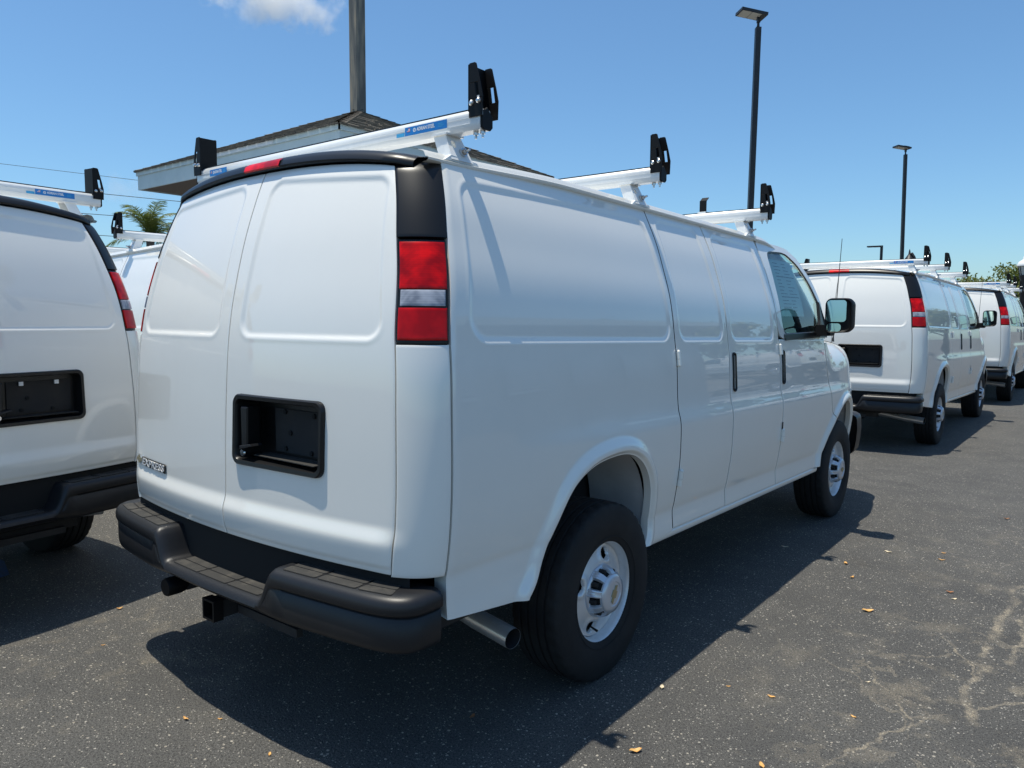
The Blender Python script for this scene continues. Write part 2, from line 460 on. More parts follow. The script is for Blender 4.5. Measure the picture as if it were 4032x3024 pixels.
    sand = math_('MULTIPLY', math_('MAXIMUM', math_('MAXIMUM', math_('MULTIPLY', crack, worn), seams), math_('MULTIPLY', sandpatch, math_('MAXIMUM', math_('MULTIPLY', worn, .72), worn2))), gritty, True)
    base = mix(sand, base, mix(grit.outputs['Fac'], (.30, .25, .18), (.58, .50, .37)))
    # faint oil / damp darkening with shapes of its own
    oil = mrange(noise(.9, 3).outputs['Fac'], .60, .74, 0, .35)
    base = mix(oil, base, (.030, .030, .031))
    L(base, b.inputs['Base Color'])
    b.inputs['Roughness'].default_value = .82
    b.inputs['Specular IOR Level'].default_value = .35
    h = math_('ADD', math_('MULTIPLY', fine.outputs['Fac'], 1.0), math_('MULTIPLY', noise(55, 3).outputs['Fac'], .9))
    h = math_('ADD', h, math_('MULTIPLY', chips[0][0], .25))
    bp = nd(nt, 'ShaderNodeBump'); bp.inputs['Strength'].default_value = .9; bp.inputs['Distance'].default_value = .012
    L(h, bp.inputs['Height']); L(bp.outputs[0], b.inputs['Normal'])
asphalt()
g = MB()
xs = np.concatenate([[-900, -300, -100, -40], np.linspace(-20, 20, 21), [40, 100, 300, 900]])
g.grid(np.stack(np.meshgrid(xs, xs, indexing='ij') + [np.zeros((len(xs), len(xs)))], -1), 'asphalt')
tag(g.build('parking_lot_ground', smooth=False), 'dark worn asphalt of the parking lot', 'asphalt', kind='structure')

# ------------------------------------------------------------------ van: surfaces of the body
RAKE = .018
_S = spline([.44, .48, .51, .60, .624, .636, .648, .66, .70, .785, .88, .995, 1.05, 1.085, 1.115, 1.145, 1.27, 1.37, 1.47, 1.555, 1.70, 1.797, 1.92, 2.01, 2.095],
            [.955, .973, .9795, .9765, .9757, .9762, .9790, .9820, .989, 1.001, 1.010, 1.013, 1.012, 1.007, .9985, .9935, .986, .979, .966, .955, .927, .898, .858, .820, .781])
_yr = spline([.40, .72, .85, .948, 1.094, 1.274, 1.456, 1.577, 1.698, 1.822, 1.967, 2.089, 2.14], [.006, .007, .009, .012, .017, .026, .041, .060, .087, .120, .169, .220, .246])
_S2 = spline([.44, .48, .51, .60, .66, .69, .703, .715, .73, .80, .90, 1.0, 1.145, 1.27, 1.37, 1.47, 1.555, 1.70, 1.797, 1.92, 2.01, 2.095],
             [.955, .972, .979, .977, .9755, .9750, .9762, .9795, .982, .990, .9955, .9965, .9925, .986, .979, .966, .955, .927, .898, .858, .820, .781])   # rear end: no shoulder line
X0D, RC, BOW = .165, .13, .10
def halfw(y, z):
    zb_ = z + RAKE * np.maximum(y, .25); k_ = sstep(y, .35, 1.35); w = _S2(zb_) * (1 - k_) + _S(zb_) * k_
    t = np.clip((y - 4.45) / 1.05, 0, 1.2)
    w = w * (1 - .24 * t ** 2.6)
    top = np.clip((z - 1.12) / .22, 0, 1.3) * sstep(y, 4.15, 4.5)
    return w - .09 * top ** 2.2
def ledge(x, z):
    return (.013 * (1 - sstep(z, .795, .862)) - .016 * (1 - sstep(z, .66, .805))) * (1 - sstep(np.abs(x), .78, .92))
def corner(t, z):
    W = _S2(z + RAKE * .25); x = W - X0D + X0D * np.sin(t)
    return x, _yr(z) + BOW * x * x + RC * (1 - np.cos(t)) - ledge(x, z)
def rear_y(x, z):
    W = _S2(z + RAKE * .25); x0 = W - X0D
    s = np.clip((np.abs(x) - x0) / X0D, 0, 1)
    return _yr(z) + BOW * x * x + RC * (1 - np.sqrt(1 - s * s)) - ledge(x, z)
def rearp(x, z): return np.stack(np.broadcast_arrays(x, rear_y(x, z), z), -1)
def cornerp(t, z):
    x, y = corner(t, z); return np.stack(np.broadcast_arrays(x, y, z), -1)
def side(y, z):
    y, z = np.broadcast_arrays(np.asarray(y, float), np.asarray(z, float))
    lo = np.zeros(y.shape); hi = np.full(y.shape, math.pi / 2)
    yc = corner(hi, z)[1]
    for _ in range(26):
        mid = (lo + hi) / 2; g_ = corner(mid, z)[1] < y
        lo = np.where(g_, mid, lo); hi = np.where(g_, hi, mid)
    x = np.where(y < yc, corner((lo + hi) / 2, z)[0], halfw(y, z))
    return np.stack([x, y, z], -1)
_te = spline([.60, .69, 1.45, 1.78, 2.05, 2.12], [R(10.5), R(10.5), R(11.5), R(16), R(19), R(19.5)])   # rear door edge, as an angle round the corner
T75 = R(75)
def door_edge_x(z): return corner(_te(z), z)[0]

PANELS_MIRROR = []
def flipx(P): return P * np.array([-1., 1, 1])
def put_panel(name, P, parent, mat='white_paint', disp=None, depth=.014, both=False, cut=None, label=None, dark_edge=False):
    N = grid_normals(P)
    if disp is not None: P = P + N * disp[..., None]; N = grid_normals(P)
    B = fold(P, N, depth)
    out = []
    for sgn in ((1, -1) if both else (1,)):
        mb = MB()
        Q = B if sgn == 1 else flipx(B)
        mb.grid(Q, mat, flip=(sgn == -1))
        if dark_edge:      # white rear shut face coloured black for gap shade and its rubber strip
            k_ = mb.slot('gap_black'); nv_ = Q.shape[1] - 1
            for i in range(nv_): mb.m[i] = k_
        if cut is not None:
            keep = [i for i, f in enumerate(mb.f) if not cut(np.mean([mb.v[k] for k in f], 0))]
            mb.f = [mb.f[i] for i in keep]; mb.m = [mb.m[i] for i in keep]
        o = mb.build(name, parent, angle=55)
        if label: o['label'] = label
        out.append(o)
    return out
def emboss(y, zb, poly, r=.06, depth=.0055, w=.0085):
    d = sdpoly(y, zb, poly, r)
    return -depth * (1 - sstep(d, -w, w)) + .0012 * np.exp(-((d - w * 1.4) / (w * .9)) ** 2)

GAP = .0052
A_REAR = np.array([(.631, .501), (.650, .520), (.67, .543), (.723, .644), (.791, .753), (.861, .848), (.935, .903), (1.044, .942), (1.16, .956), (1.265, .954), (1.378, .921), (1.458, .856), (1.513, .758), (1.535, .645), (1.536, .564), (1.515, .510), (1.495, .488)])
A_FRONT = np.array([(4.121, .451), (4.175, .563), (4.247, .656), (4.35, .739), (4.458, .815), (4.542, .86), (4.663, .895), (4.759, .896), (4.848, .861), (4.907, .809), (4.985, .70), (5.02, .60), (5.03, .52)])
def resample(poly, n, smooth=True):
    poly = np.array(poly, float)
    s = np.concatenate([[0], np.cumsum(np.linalg.norm(np.diff(poly, axis=0), axis=1))])
    t = np.linspace(0, s[-1], n)
    if smooth and len(poly) > 3: return np.stack([spline(s, poly[:, k])(t) for k in range(poly.shape[1])], 1)
    return np.stack([np.interp(t, s, poly[:, k]) for k in range(poly.shape[1])], 1)
def dist_poly(Y, Z, arch):
    d = np.full(Y.shape, 1e9)
    for a, b_ in zip(arch[:-1], arch[1:]):
        e = b_ - a; t = np.clip(((Y - a[0]) * e[0] + (Z - a[1]) * e[1]) / (e @ e), 0, 1)
        d = np.minimum(d, np.hypot(Y - a[0] - t * e[0], Z - a[1] - t * e[1]))
    return d
def arch_patch(archpts, perim, nr=64):
    """panel area between a wheel arch and the panel's outline, with the rolled flare round the arch"""
    n = len(perim); A = resample(archpts, n)
    k = np.linspace(0, 1, nr) ** 1.45; k = np.unique(np.concatenate([[0, .004, .012, .02], k]))
    Y = A[:, None, 0] * (1 - k) + perim[:, None, 0] * k; Z = A[:, None, 1] * (1 - k) + perim[:, None, 1] * k
    d = dist_poly(Y, Z, A)
    P = side(Y, Z)                 # index0 = along the arch, index1 = outwards
    f = .022 * (1 - sstep(d, .028, .085)) - .016 * (1 - sstep(d, 0, .022))
    P[..., 0] += f * sstep(P[..., 1], .30, .55)
    lip = P[:, :1].copy(); lip[..., 0] -= .035
    return np.concatenate([lip, P], 1)

def make_van():
    van = empty('cargo_van')
    E = 1.0
    # ---- right/left quarter panel (with rear wheel arch)
    for sgn in (1, -1):
        mb = MB()
        zs_low = 1.05
        tt = edged(190, 1.6)
        z_up = zs_low + (2.088 - zs_low) * edged(130, 1.0)
        yR = 1.80 - GAP
        cols = []
        T, ZB = np.meshgrid(tt, z_up, indexing='ij')
        Zg = ZB.copy()
        for _ in range(3):
            YL = corner(T75 + .04, Zg)[1]; Yg = YL + (yR - YL) * T; Zg = ZB - RAKE * Yg * sstep(ZB, 1.05, 1.25) - .030 * (1 - sstep(Yg, .25, 1.15)) * sstep(ZB, 1.6, 2.088)
        P = side(Yg, Zg)
        N = grid_normals(P)
        dsp = emboss(Yg, Zg + RAKE * Yg, [(.325, 1.462), (1.760, 1.462), (1.728, 2.035), (.425, 2.002)], .075)
        P = P + N * dsp[..., None]; N = grid_normals(P)
        # flanges on rear, front and top edges
        def fl(Pn, Nn, d): return Pn - Nn * d
        top = fl(P[:, -1:], N[:, -1:], .014)
        Pz = np.concatenate([P, top], 1)
        Nz = np.concatenate([N, N[:, -1:]], 1)
        Pz = np.concatenate([fl(Pz[:1], Nz[:1], .03), Pz, fl(Pz[-1:], Nz[-1:], .02)], 0)
        # lower polar part
        nrear = 40; nfr = 44
        zr_ = np.linspace(.552, zs_low, nrear)
        rear_e = np.stack([corner(T75 + .04, zr_)[1], zr_], 1)
        top_e = np.stack([Yg[:, 0], Zg[:, 0]], 1)
        zf = np.linspace(zs_low, .500, nfr); fr_e = np.stack([np.full(nfr, yR), zf], 1)
        per = np.concatenate([rear_e[:-1], top_e, fr_e[1:]], 0)
        LP = arch_patch(A_REAR, per)
        # exact seam positions along the top
        i0 = nrear - 1
        LP[i0:i0 + len(top_e), -1] = P[:, 0]
        NL = -grid_normals(LP)
        fr_f = LP[i0 + len(top_e) - 1:, -1:] + np.array([-.02, 0, 0])
        re_f = LP[:i0 + 1, -1:] + np.array([-.070, .018, 0])
        bot1 = LP[:1] + np.array([-.05, 0, .012]); bot2 = LP[-1:] + np.array([-.05, 0, .012])
        for G, fp in ((Pz, False), (LP, True), (fr_f if False else np.concatenate([LP[i0 + len(top_e) - 1:, -1:], fr_f], 1), True),
                      (np.concatenate([LP[:i0 + 1, -1:], re_f], 1), True), (np.concatenate([bot1, LP[:1]], 0), True), (np.concatenate([LP[-1:], bot2], 0), True)):
            Q = G if sgn == 1 else flipx(G)
            mb.grid(Q, 'white_paint', flip=(fp if sgn == 1 else not fp))
        mb.build('quarter_panel', van, weld=1e-5, angle=55)
    # ---- side doors (cargo doors on the right, fixed panels on the left)
    def side_panel(name, yL, yR, zb0, zb1, poly=None, ny=80, nz=190, both=False, **kw):
        t = edged(ny, yR - yL); zb = zb0 + (zb1 - zb0) * edged(nz, zb1 - zb0)
        T, ZB = np.meshgrid(t, zb, indexing='ij'); Y = yL + GAP + (yR - yL - 2 * GAP) * T
        Z = ZB - RAKE * Y
        dsp = emboss(Y, ZB, poly, .06) if poly else None
        return put_panel(name, side(Y, Z), van, disp=dsp, both=both, **kw)
    d1 = side_panel('side_door', 1.80, 2.44, .540, 2.090, [(1.862, 1.462), (2.378, 1.462), (2.330, 2.050), (1.868, 2.050)], both=True, dark_edge=True)
    d2 = side_panel('side_door', 2.44, 3.24, .540, 2.090, [(2.500, 1.462), (3.155, 1.462), (3.125, 2.040), (2.508, 2.040)], ny=100, both=True)
    d1[1].name = 'side_panel'; d2[1].name = 'side_panel'
    d1, d1l = d1; d2, d2l = d2
    # ---- front door: lower skin
    gf = spline([.45, .563, .656, .72, .765, .80, .845, 1.0, 1.2, 1.40], [4.128, 4.182, 4.252, 4.335, 4.385, 4.372, 4.336, 4.282, 4.222, 4.190])
    fd = []
    t = edged(110, 1.0); zb = .540 + (1.462 - .540) * edged(120, .9)
    T, ZB = np.meshgrid(t, zb, indexing='ij'); Y = np.full(T.shape, 3.24 + GAP); Z = ZB - RAKE * Y
    for _ in range(4):
        yR_ = gf(Z) - GAP; Y = 3.24 + GAP + (yR_ - 3.24 - GAP) * T; Z = ZB - RAKE * Y
    P = side(Y, Z); A = resample(A_FRONT, 120); d = dist_poly(Y, Z, A)
    P[..., 0] += (.022 * (1 - sstep(d, .028, .085)) - .016 * (1 - sstep(d, 0, .022))) * sstep(Y, 3.9, 4.05)
    fd += put_panel('front_door', P, van, both=True)
    # window frame ring
    WIN = [(3.318, 1.452), (4.235, 1.478), (4.245, 1.53), (4.205, 1.70), (4.105, 1.845), (3.950, 1.985), (3.80, 2.045), (3.70, 2.052), (3.36, 2.032)]
    OUT = [(3.2435, 1.4625), (4.215, 1.4625), (4.300, 1.53), (4.255, 1.72), (4.155, 1.880), (3.995, 2.030), (3.845, 2.085), (3.72, 2.094), (3.2435, 2.094)]
    def closed(poly, n): return resample(list(poly) + [poly[0]], n, smooth=False)
    def dense(poly, per):     # points per segment fixed so the two outlines correspond
        q = []
        for i in range(len(poly)):
            a = np.array(poly[i]); b_ = np.array(poly[(i + 1) % len(poly)])
            q += [a + (b_ - a) * k / per for k in range(per)]
        q = np.array(q + [q[0]])
        return q
    wi = dense(WIN, 14); wo = dense(OUT, 14)
    def smoothen(q, it=6):
        q = q[:-1]
        for _ in range(it): q = .25 * np.roll(q, 1, 0) + .5 * q + .25 * np.roll(q, -1, 0)
        return np.concatenate([q, q[:1]], 0)
    wi = smoothen(wi, 10); wo2 = smoothen(wo, 3)
    def ringgrid(a, b_, ks, off0=0., off1=0.):
        Pn = []
        for k in ks:
            q = a * (1 - k) + b_ * k; p_ = side(q[:, 0], q[:, 1] - RAKE * q[:, 0]); p_[:, 0] += off0 * (1 - k) + off1 * k; Pn.append(p_)
        return np.stack(Pn, 1)
    for sgn, dpar in ((1, fd[0]), (-1, fd[1])):
        G = ringgrid(wi, wo2, np.linspace(0, 1, 6)); inn = G[:, :1].copy(); inn[..., 0] -= .02; ou = G[:, -1:].copy(); ou[..., 0] -= .012
        G = np.concatenate([inn, G, ou], 1)
        mb = MB(); mb.grid(G if sgn == 1 else flipx(G), 'white_paint', flip=(sgn == 1)); mb.build('window_surround', dpar, angle=50)
        # black seal and glass
        cen = wi[:-1].mean(0); w2 = cen + (wi - cen) * np.array([.955, .935]); w2[:, 1] += .006
        G = ringgrid(wi, w2, np.linspace(0, 1, 3), -.006, -.010); mb = MB(); mb.grid(G if sgn == 1 else flipx(G), 'black_trim', flip=(sgn != 1)); mb.build('window_seal', dpar)
        w3 = cen + (wi - cen) * .97
        ks = np.linspace(0, 1, 8); Pn = [side(q[:, 0], q[:, 1] - RAKE * q[:, 0]) for q in [w3 * (1 - k) + cen * k for k in ks]]
        G = np.stack(Pn, 1); G[..., 0] -= .014
        mb = MB(); mb.grid(G if sgn == 1 else flipx(G), 'window_glass', flip=(sgn != 1)); mb.build('window_glass', dpar)
        # sill strip and sail
        mb = MB()
        ys = np.linspace(3.345, 4.20, 24); Pn = []
        for dz, dx in ((.0, -.004), (.004, .008), (.040, .006), (.046, -.006)):
            zz = 1.452 + dz + .026 * (ys - 3.318) / .917 - RAKE * ys; p_ = side(ys, zz); p_[:, 0] += dx; Pn.append(p_)
        G = np.stack(Pn, 1); mb.grid(G if sgn == 1 else flipx(G), 'black_trim', flip=(sgn != 1)); mb.build('window_sill', dpar)
        q = np.array([(4.06, 1.475), (4.27, 1.475), (4.245, 1.60), (4.17, 1.73), (4.12, 1.60)]); p_ = side(q[:, 0], q[:, 1] - RAKE * q[:, 0])
        mb = MB(); V = [tuple(a + np.array([.010, 0, 0])) for a in p_] + [tuple(a - np.array([.012, 0, 0])) for a in p_]
        n = len(q); F = [tuple(range(n)), tuple(range(n, 2 * n))[::-1]] + [(i, n + i, n + (i + 1) % n, (i + 1) % n) for i in range(n)]
        V = V if sgn == 1 else [(-a, b_, c) for a, b_, c in V]
        mb.add(V, F, 'black_trim'); mb.build('mirror_sail', dpar, smooth=False, recalc=True)
    # ---- front fender
    for sgn in (1, -1):
        zz = np.linspace(.768, 1.36, 40)
        back = np.stack([gf(zz) + GAP, zz], 1)
        topl = resample([(back[-1, 0], 1.36), (4.45, 1.365), (4.75, 1.345), (5.0, 1.300), (5.18, 1.235), (5.27, 1.15)], 60)
        frn = resample([(5.27, 1.15), (5.31, 1.04), (5.325, .92), (5.33, .80), (5.30, .66), (5.24, .56)], 50)
        per = np.concatenate([back[:-1], topl, frn[1:]], 0)
        ar = [(4.398, .777)] + [tuple(a) for a in A_FRONT if a[0] > 4.42]
        LP = arch_patch(ar, per)
        edge = LP[:, -1:] + np.array([-.02, 0, 0])
        G = np.concatenate([LP, edge], 1)
        mb = MB(); mb.grid(G if sgn == 1 else flipx(G), 'white_paint', flip=(sgn == 1)); mb.build('front_fender', van, angle=55)
    # ---- hood, cowl, nose, grille, lamps
    mb = MB(); U = np.linspace(-1, 1, 41); ys = np.linspace(4.42, 5.27, 30)
    tz = spline([4.2, 4.45, 4.75, 5.0, 5.18, 5.27], [1.36, 1.365, 1.345, 1.300, 1.235, 1.15])
    UU, YY = np.meshgrid(U, ys, indexing='ij')
    hw = halfw(YY, tz(YY)) - .004
    XX = UU * hw; ZZ = tz(YY) + .075 * (1 - UU ** 2) ** .8 * (1 - .35 * sstep(YY, 4.9, 5.27)) + .005; Y2 = YY + .16 * (1 - UU ** 2) * sstep(YY, 4.9, 5.27)
    mb.grid(np.stack([XX, Y2, ZZ], -1), 'white_paint'); mb.build('hood', van)
    mb = MB(); zs = np.linspace(.60, 1.16, 20); UU, ZZ = np.meshgrid(U, zs, indexing='ij')
    yf = 5.325 - .055 * sstep(ZZ, 1.0, 1.16) * 1.0; xx = UU * (halfw(np.full(UU.shape, 5.30), ZZ) - .002)
    mb.grid(np.stack([xx, yf + .16 * (1 - UU ** 2), ZZ], -1), 'white_paint', flip=True); nose = mb.build('nose_panel', van)
    mb = MB(); mb.box((-.52, 5.42, .80), (.52, 5.505, 1.06), 'black_trim'); gr = mb.build('grille', van, smooth=False)
    for k in range(4):
        mb = MB(); mb.box((-.50, 5.50, .825 + k * .06), (.50, 5.515, .845 + k * .06), 'chrome' if k == 2 else 'underbody'); mb.build('grille_bar', gr, smooth=False)
    for sgn in (1, -1):
        mb = MB(); mb.box((min(sgn * .56, sgn * .80), 5.36, .84), (max(sgn * .56, sgn * .80), 5.455, 1.05), 'lens_clear'); mb.build('headlight', van, smooth=False)
    mb = MB()
    for sgn in (1,):
        pl = resample([(0, 5.66), (.4, 5.645), (.70, 5.60), (.86, 5.53), (.945, 5.42), (.975, 5.28), (.98, 5.16)], 40)
        pl = np.concatenate([pl[::-1] * np.array([-1, 1]), pl[1:]], 0)
        tg = np.gradient(pl, axis=0); nn = np.stack([-tg[:, 1], tg[:, 0]], 1); nn /= np.linalg.norm(nn, axis=1, keepdims=True)
        prof = [(-.10, .735), (-.03, .735), (-.008, .722), (0, .70), (.006, .62), (.0, .52), (-.012, .44), (-.04, .405), (-.12, .40)]
        G = np.stack([np.stack([pl[:, 0] + nn[:, 0] * d_, pl[:, 1] + nn[:, 1] * d_, np.full(len(pl), z_)], -1) for d_, z_ in prof], 1)
        mb.grid(G, 'bumper_black', flip=False)
    mb.build('front_bumper', van, recalc=False)
    # windshield, pillars, cowl
    mb = MB(); U = np.linspace(-1, 1, 25); Vv = np.linspace(0, 1, 16); UU, VV = np.meshgrid(U, Vv, indexing='ij')
    hw = .875 + (.715 - .875) * VV; zz = 1.385 + (1.95 - 1.385) * VV + .055 * (1 - UU ** 2) * VV; yy = 4.36 + (3.82 - 4.36) * VV + .20 * (1 - UU ** 2) * (1 - .6 * VV) + .05 * np.sin(VV * math.pi)
    mb.grid(np.stack([UU * hw, yy, zz], -1), 'window_glass', flip=True); mb.build('windshield', van)
    for sgn in (1, -1):
        mb = MB(); mb.tube([(sgn * .885, 4.335, 1.36), (sgn * .852, 4.235, 1.52), (sgn * .812, 4.11, 1.68), (sgn * .770, 3.96, 1.83), (sgn * .735, 3.82, 1.925), (sgn * .70, 3.68, 1.965)], .045, 'white_paint', 10); mb.build('windshield_pillar', van)
    mb = MB(); UU, VV = np.meshgrid(U, np.linspace(0, 1, 4), indexing='ij'); mb.grid(np.stack([UU * .90, 4.34 + .20 * (1 - UU ** 2) + .12 * VV, 1.375 + .012 * VV + .06 * (1 - UU ** 2) * VV], -1), 'black_trim'); mb.build('cowl', van)
    # ---- roof and drip rails
    ztop = lambda x: 2.082 - .045 * np.abs(x / .69) ** 2.6
    mb = MB(); U = np.linspace(-1, 1, 61); vv = np.linspace(0, 1, 90) ** 1.25; UU, VV = np.meshgrid(U, vv, indexing='ij')
    ax_ = np.abs(UU) * .768; zr0 = ztop(np.minimum(ax_, .69)); k0 = np.minimum(ax_ / .695, 1)
    ye = rear_y(ax_, np.full(ax_.shape, 2.05)) * 0 + rear_y(ax_, zr0) + .048 * (1 - .5 * k0 ** 4) + .064 * k0 ** 3; ze = zr0 + .055 * (1 - .16 * k0 ** 3.5) - .006 * k0 ** 4 - .008 * sstep(ax_, .69, .768)
    YY = ye + (3.86 - ye) * VV
    hw = .768 - .02 * sstep(YY, 3.3, 3.86); crown = .062 * (1 - np.abs(UU) ** 2.4)
    zz = 2.122 - RAKE * YY + crown - .10 * sstep(YY, 3.2, 3.95) ** 1.6
    kb = sstep(YY - ye, 0, .75); zz = ze * (1 - kb) + zz * kb
    mb.grid(np.stack([UU * hw, YY, zz], -1), 'white_paint'); roof = mb.build('roof', van)
    for sgn in (1, -1):
        mb = MB(); ys = np.linspace(.30, 3.93, 120)
        drop = .125 * sstep(ys, 3.25, 4.05) ** 1.5
        rows = []
        zc = 2.094 - RAKE * ys - drop - .030 * (1 - sstep(ys, .25, 1.15))
        for dx, dz in ((-.012, -.010), (.008, -.009), (.016, -.004), (.018, .003), (.013, .006), (.004, .007), (-.002, .020), (-.010, .030), (-.035, .034)):
            xx = _S(2.09) + dx - .012 * sstep(ys, 3.3, 3.93) + (.0 if sgn else 0); rows.append(np.stack([np.broadcast_to(xx, ys.shape), ys, zc + dz], -1))
        G = np.stack(rows, 1); mb.grid(G if sgn == 1 else flipx(G), 'white_paint', flip=(sgn != 1)); mb.build('drip_rail', van)
    # ---- sills under the doors
    for sgn in (1, -1):
        mb = MB(); ys = np.linspace(1.53, 4.11, 60); rows = []
        for dx, zb_ in ((-.030, .537), (-.006, .5345), (.001, .527), (.001, .512), (-.006, .499), (-.03, .490), (-.10, .488)):
            zz = zb_ - RAKE * ys; rows.append(np.stack([.977 + dx + 0 * ys, ys, zz], -1))
        G = np.stack(rows[::-1], 1); mb.grid(G if sgn == 1 else flipx(G), 'white_paint', flip=(sgn != 1)); mb.build('rocker_panel', van)
    # ---- rear corners: lower corner panel, tail lamp, pillar cap
    def corner_patch(z0, z1, nt_, nz, ta=.0, tb=.0, off=0.):
        z = z0 + (z1 - z0) * edged(nz, z1 - z0); k = edged(nt_, .22)
        K_, Zg = np.meshgrid(k, z, indexing='ij'); T = _te(Zg) + ta + (T75 - tb - _te(Zg) - ta) * K_
        P = cornerp(T, Zg); N = grid_normals(P); return P + N * off, K_, Zg
    for sgn in (1, -1):
        def addg(name, P, mat, par, depth=.014):
            B = fold(P, grid_normals(P), depth); mb = MB(); mb.grid(B if sgn == 1 else flipx(B), mat, flip=(sgn != 1)); return mb.build(name, par, angle=55)
        P, K_, Zg = corner_patch(.700, 1.443, 34, 90, .018, .022, .002)
        addg('corner_panel', P, 'white_paint', van, .035)
        lamp = addg('tail_light', corner_patch(1.447, 1.783, 30, 40, .015, .012, -.004)[0], 'black_trim', van, .03)
        lamp['label'] = 'red and clear tail light'
        addg('red_lens', corner_patch(1.621, 1.772, 36, 30, .055, .060, .004)[0], 'lens_red', lamp, .012)
        addg('reversing_lens', corner_patch(1.566, 1.617, 36, 14, .085, .10, .0045)[0], 'lens_clear', lamp, .012)
        addg('red_lens', corner_patch(1.458, 1.560, 36, 24, .055, .060, .004)[0], 'lens_red_plain', lamp, .012)
        P, K_, Zg = corner_patch(1.789, 2.080, 34, 50, .010, -.02, .004)
        up = sstep(Zg, 2.00, 2.09); P[..., 1] += .045 * up ** 2; P[..., 0] -= .030 * up ** 2
        addg('pillar_cap', P, 'black_trim', van, .02)
        # black strip behind the body gap, standing in for the shade inside
        z = np.linspace(.69, 2.035, 60)
        for t0, t1, o_ in ((T75 - .14, T75 + .16, -.022), (None, None, -.02)):
            if t0 is None: Tn = np.stack([_te(z) - .07, _te(z) + .09], 0)
            else: Tn = np.stack([np.full(60, t0), np.full(60, t1)], 0)
            P = cornerp(Tn, np.stack([z, z], 0)); P = P + grid_normals(P) * o_; mb = MB(); mb.grid(P if sgn == 1 else flipx(P), 'gap_black', flip=(sgn != 1)); mb.build('gap_backing', van)
    # ---- rear doors
    ztop = lambda x: 2.082 - .045 * np.abs(x / .69) ** 2.6
    rdoors = []
    for sgn in (1, -1):
        xk = edged(105, .85); zk = edged(190, 1.38)
        Xk, Zk = np.meshgrid(xk, zk, indexing='ij')
        Zg = .703 + (2.06 - .703) * Zk; Xg = Xk * .8
        for _ in range(5):
            Xg = .0028 + (door_edge_x(Zg) - .003 - .0028) * Xk
            Zg = .703 + (ztop(Xg) - .703) * Zk
        P = rearp(Xg, Zg); N = grid_normals(P)
        d = emboss(Xg, Zg, [(.078, 1.462), (.782, 1.462), (.690, 1.995), (.088, 2.038)], .055, .006)
        d = d - .004 * (1 - sstep(Zg, .722, .727))
        P = P + N * d[..., None]
        if sgn == -1: P = flipx(P)[::-1]
        cut = (lambda c: .080 < c[0] < .544 and .998 < c[2] < 1.232) if sgn == 1 else None
        rdoors.append(put_panel('rear_door', P, van, cut=cut)[0])
    rdR, rdL = rdoors
    mb = MB(); z = np.linspace(.70, 2.09, 50); G = rearp(np.array([[-.02], [.02]]) * np.ones((1, 50)), np.stack([z, z], 0)); G[..., 1] += .02; mb.grid(G, 'gap_black'); mb.build('gap_backing', van)  # black backing makes the centre gap read as shaded
    # handle and plate recess in the right rear door
    def rr(x0, x1, z0, z1, r, n=6):
        q = []
        for cx, cz, a in ((x1 - r, z1 - r, 0), (x0 + r, z1 - r, 90), (x0 + r, z0 + r, 180), (x1 - r, z0 + r, 270)):
            for k in range(n + 1): q.append((cx + r * math.cos(R(a + 90 * k / n)), cz + r * math.sin(R(a + 90 * k / n))))
        return np.array(q + [q[0]])
    loops = [(rr(.066, .558, .984, 1.246, .034), .002), (rr(.067, .557, .985, 1.245, .034), -.012), (rr(.071, .553, .989, 1.241, .032), -.016), (rr(.083, .541, 1.002, 1.228, .026), -.014), (rr(.088, .537, 1.006, 1.224, .022), -.004), (rr(.092, .532, 1.010, 1.220, .016), .058)]
    G = []
    for L_, off in loops:
        y = _yr(L_[:, 1]) + BOW * L_[:, 0] ** 2 + off if off < .05 else np.full(len(L_), .105)
        G.append(np.stack([L_[:, 0], y, L_[:, 1]], -1))
    mb = MB(); mb.grid(np.stack(G, 1), 'black_trim', flip=True)
    mb.add([tuple(q) for q in G[-1][:-1]], [tuple(range(len(G[-1]) - 1))], 'black_trim')
    rec = mb.build('plate_recess', rdR, recalc=False)
    mb = MB(); mb.box((.205, .098, 1.035), (.515, .104, 1.195), 'underbody'); mb.build('plate_panel', rec, smooth=False)
    for q in ((.27, 1.185), (.44, 1.182), (.30, 1.11), (.27, 1.05), (.42, 1.048)):
        mb = MB(); mb.lathe([(.0, 0), (.009, 0), (.009, -.006), (.0, -.006)], 1, (q[0], .098, q[1]), 'gap_black', 10); mb.build('plate_bolt', rec)
    mb = MB(); mb.prism([(.112, 1.05), (.150, 1.05), (.156, 1.20), (.112, 1.20)], 1, .012, .070, 'black_trim', .005); mb.prism([(.118, 1.042), (.19, 1.060), (.185, 1.068), (.118, 1.056)], 1, .0, .05, 'bumper_black', .002)
    mb.build('door_handle', rec, smooth=False)
    mb = MB(); mb.box((.165, .030, 1.0215), (.518, .100, 1.0245), 'tread_pad'); mb.build('recess_floor', rec, smooth=False)
    mb = MB(); mb.lathe([(0, 0), (.012, 0), (.014, .006)], 1, (.128, .004, 1.030), 'chrome', 16); mb.build('door_lock', rec)
    # badge
    bz = .882; bxs = (-.838, -.496)
    bd = MB(); n = 12
    xs_ = np.linspace(bxs[0] + .070, bxs[1], n)
    def bp(x, z, o): return (x, float(rear_y(np.array(x), np.array(z))) - o, z)
    G = np.array([[bp(x, z_, o) for z_, o in ((bz - .0185, .001), (bz - .0185, .007), (bz + .0185, .007), (bz + .0185, .001))] for x in xs_])
    bd.grid(G, 'black_trim'); badge = bd.build('badge', rdL, smooth=False); badge['label'] = 'black and chrome EXPRESS badge'
    V, F = text_mesh('EXPRESS', .040, .0012, .18, spacing=1.02, offset=.0006)
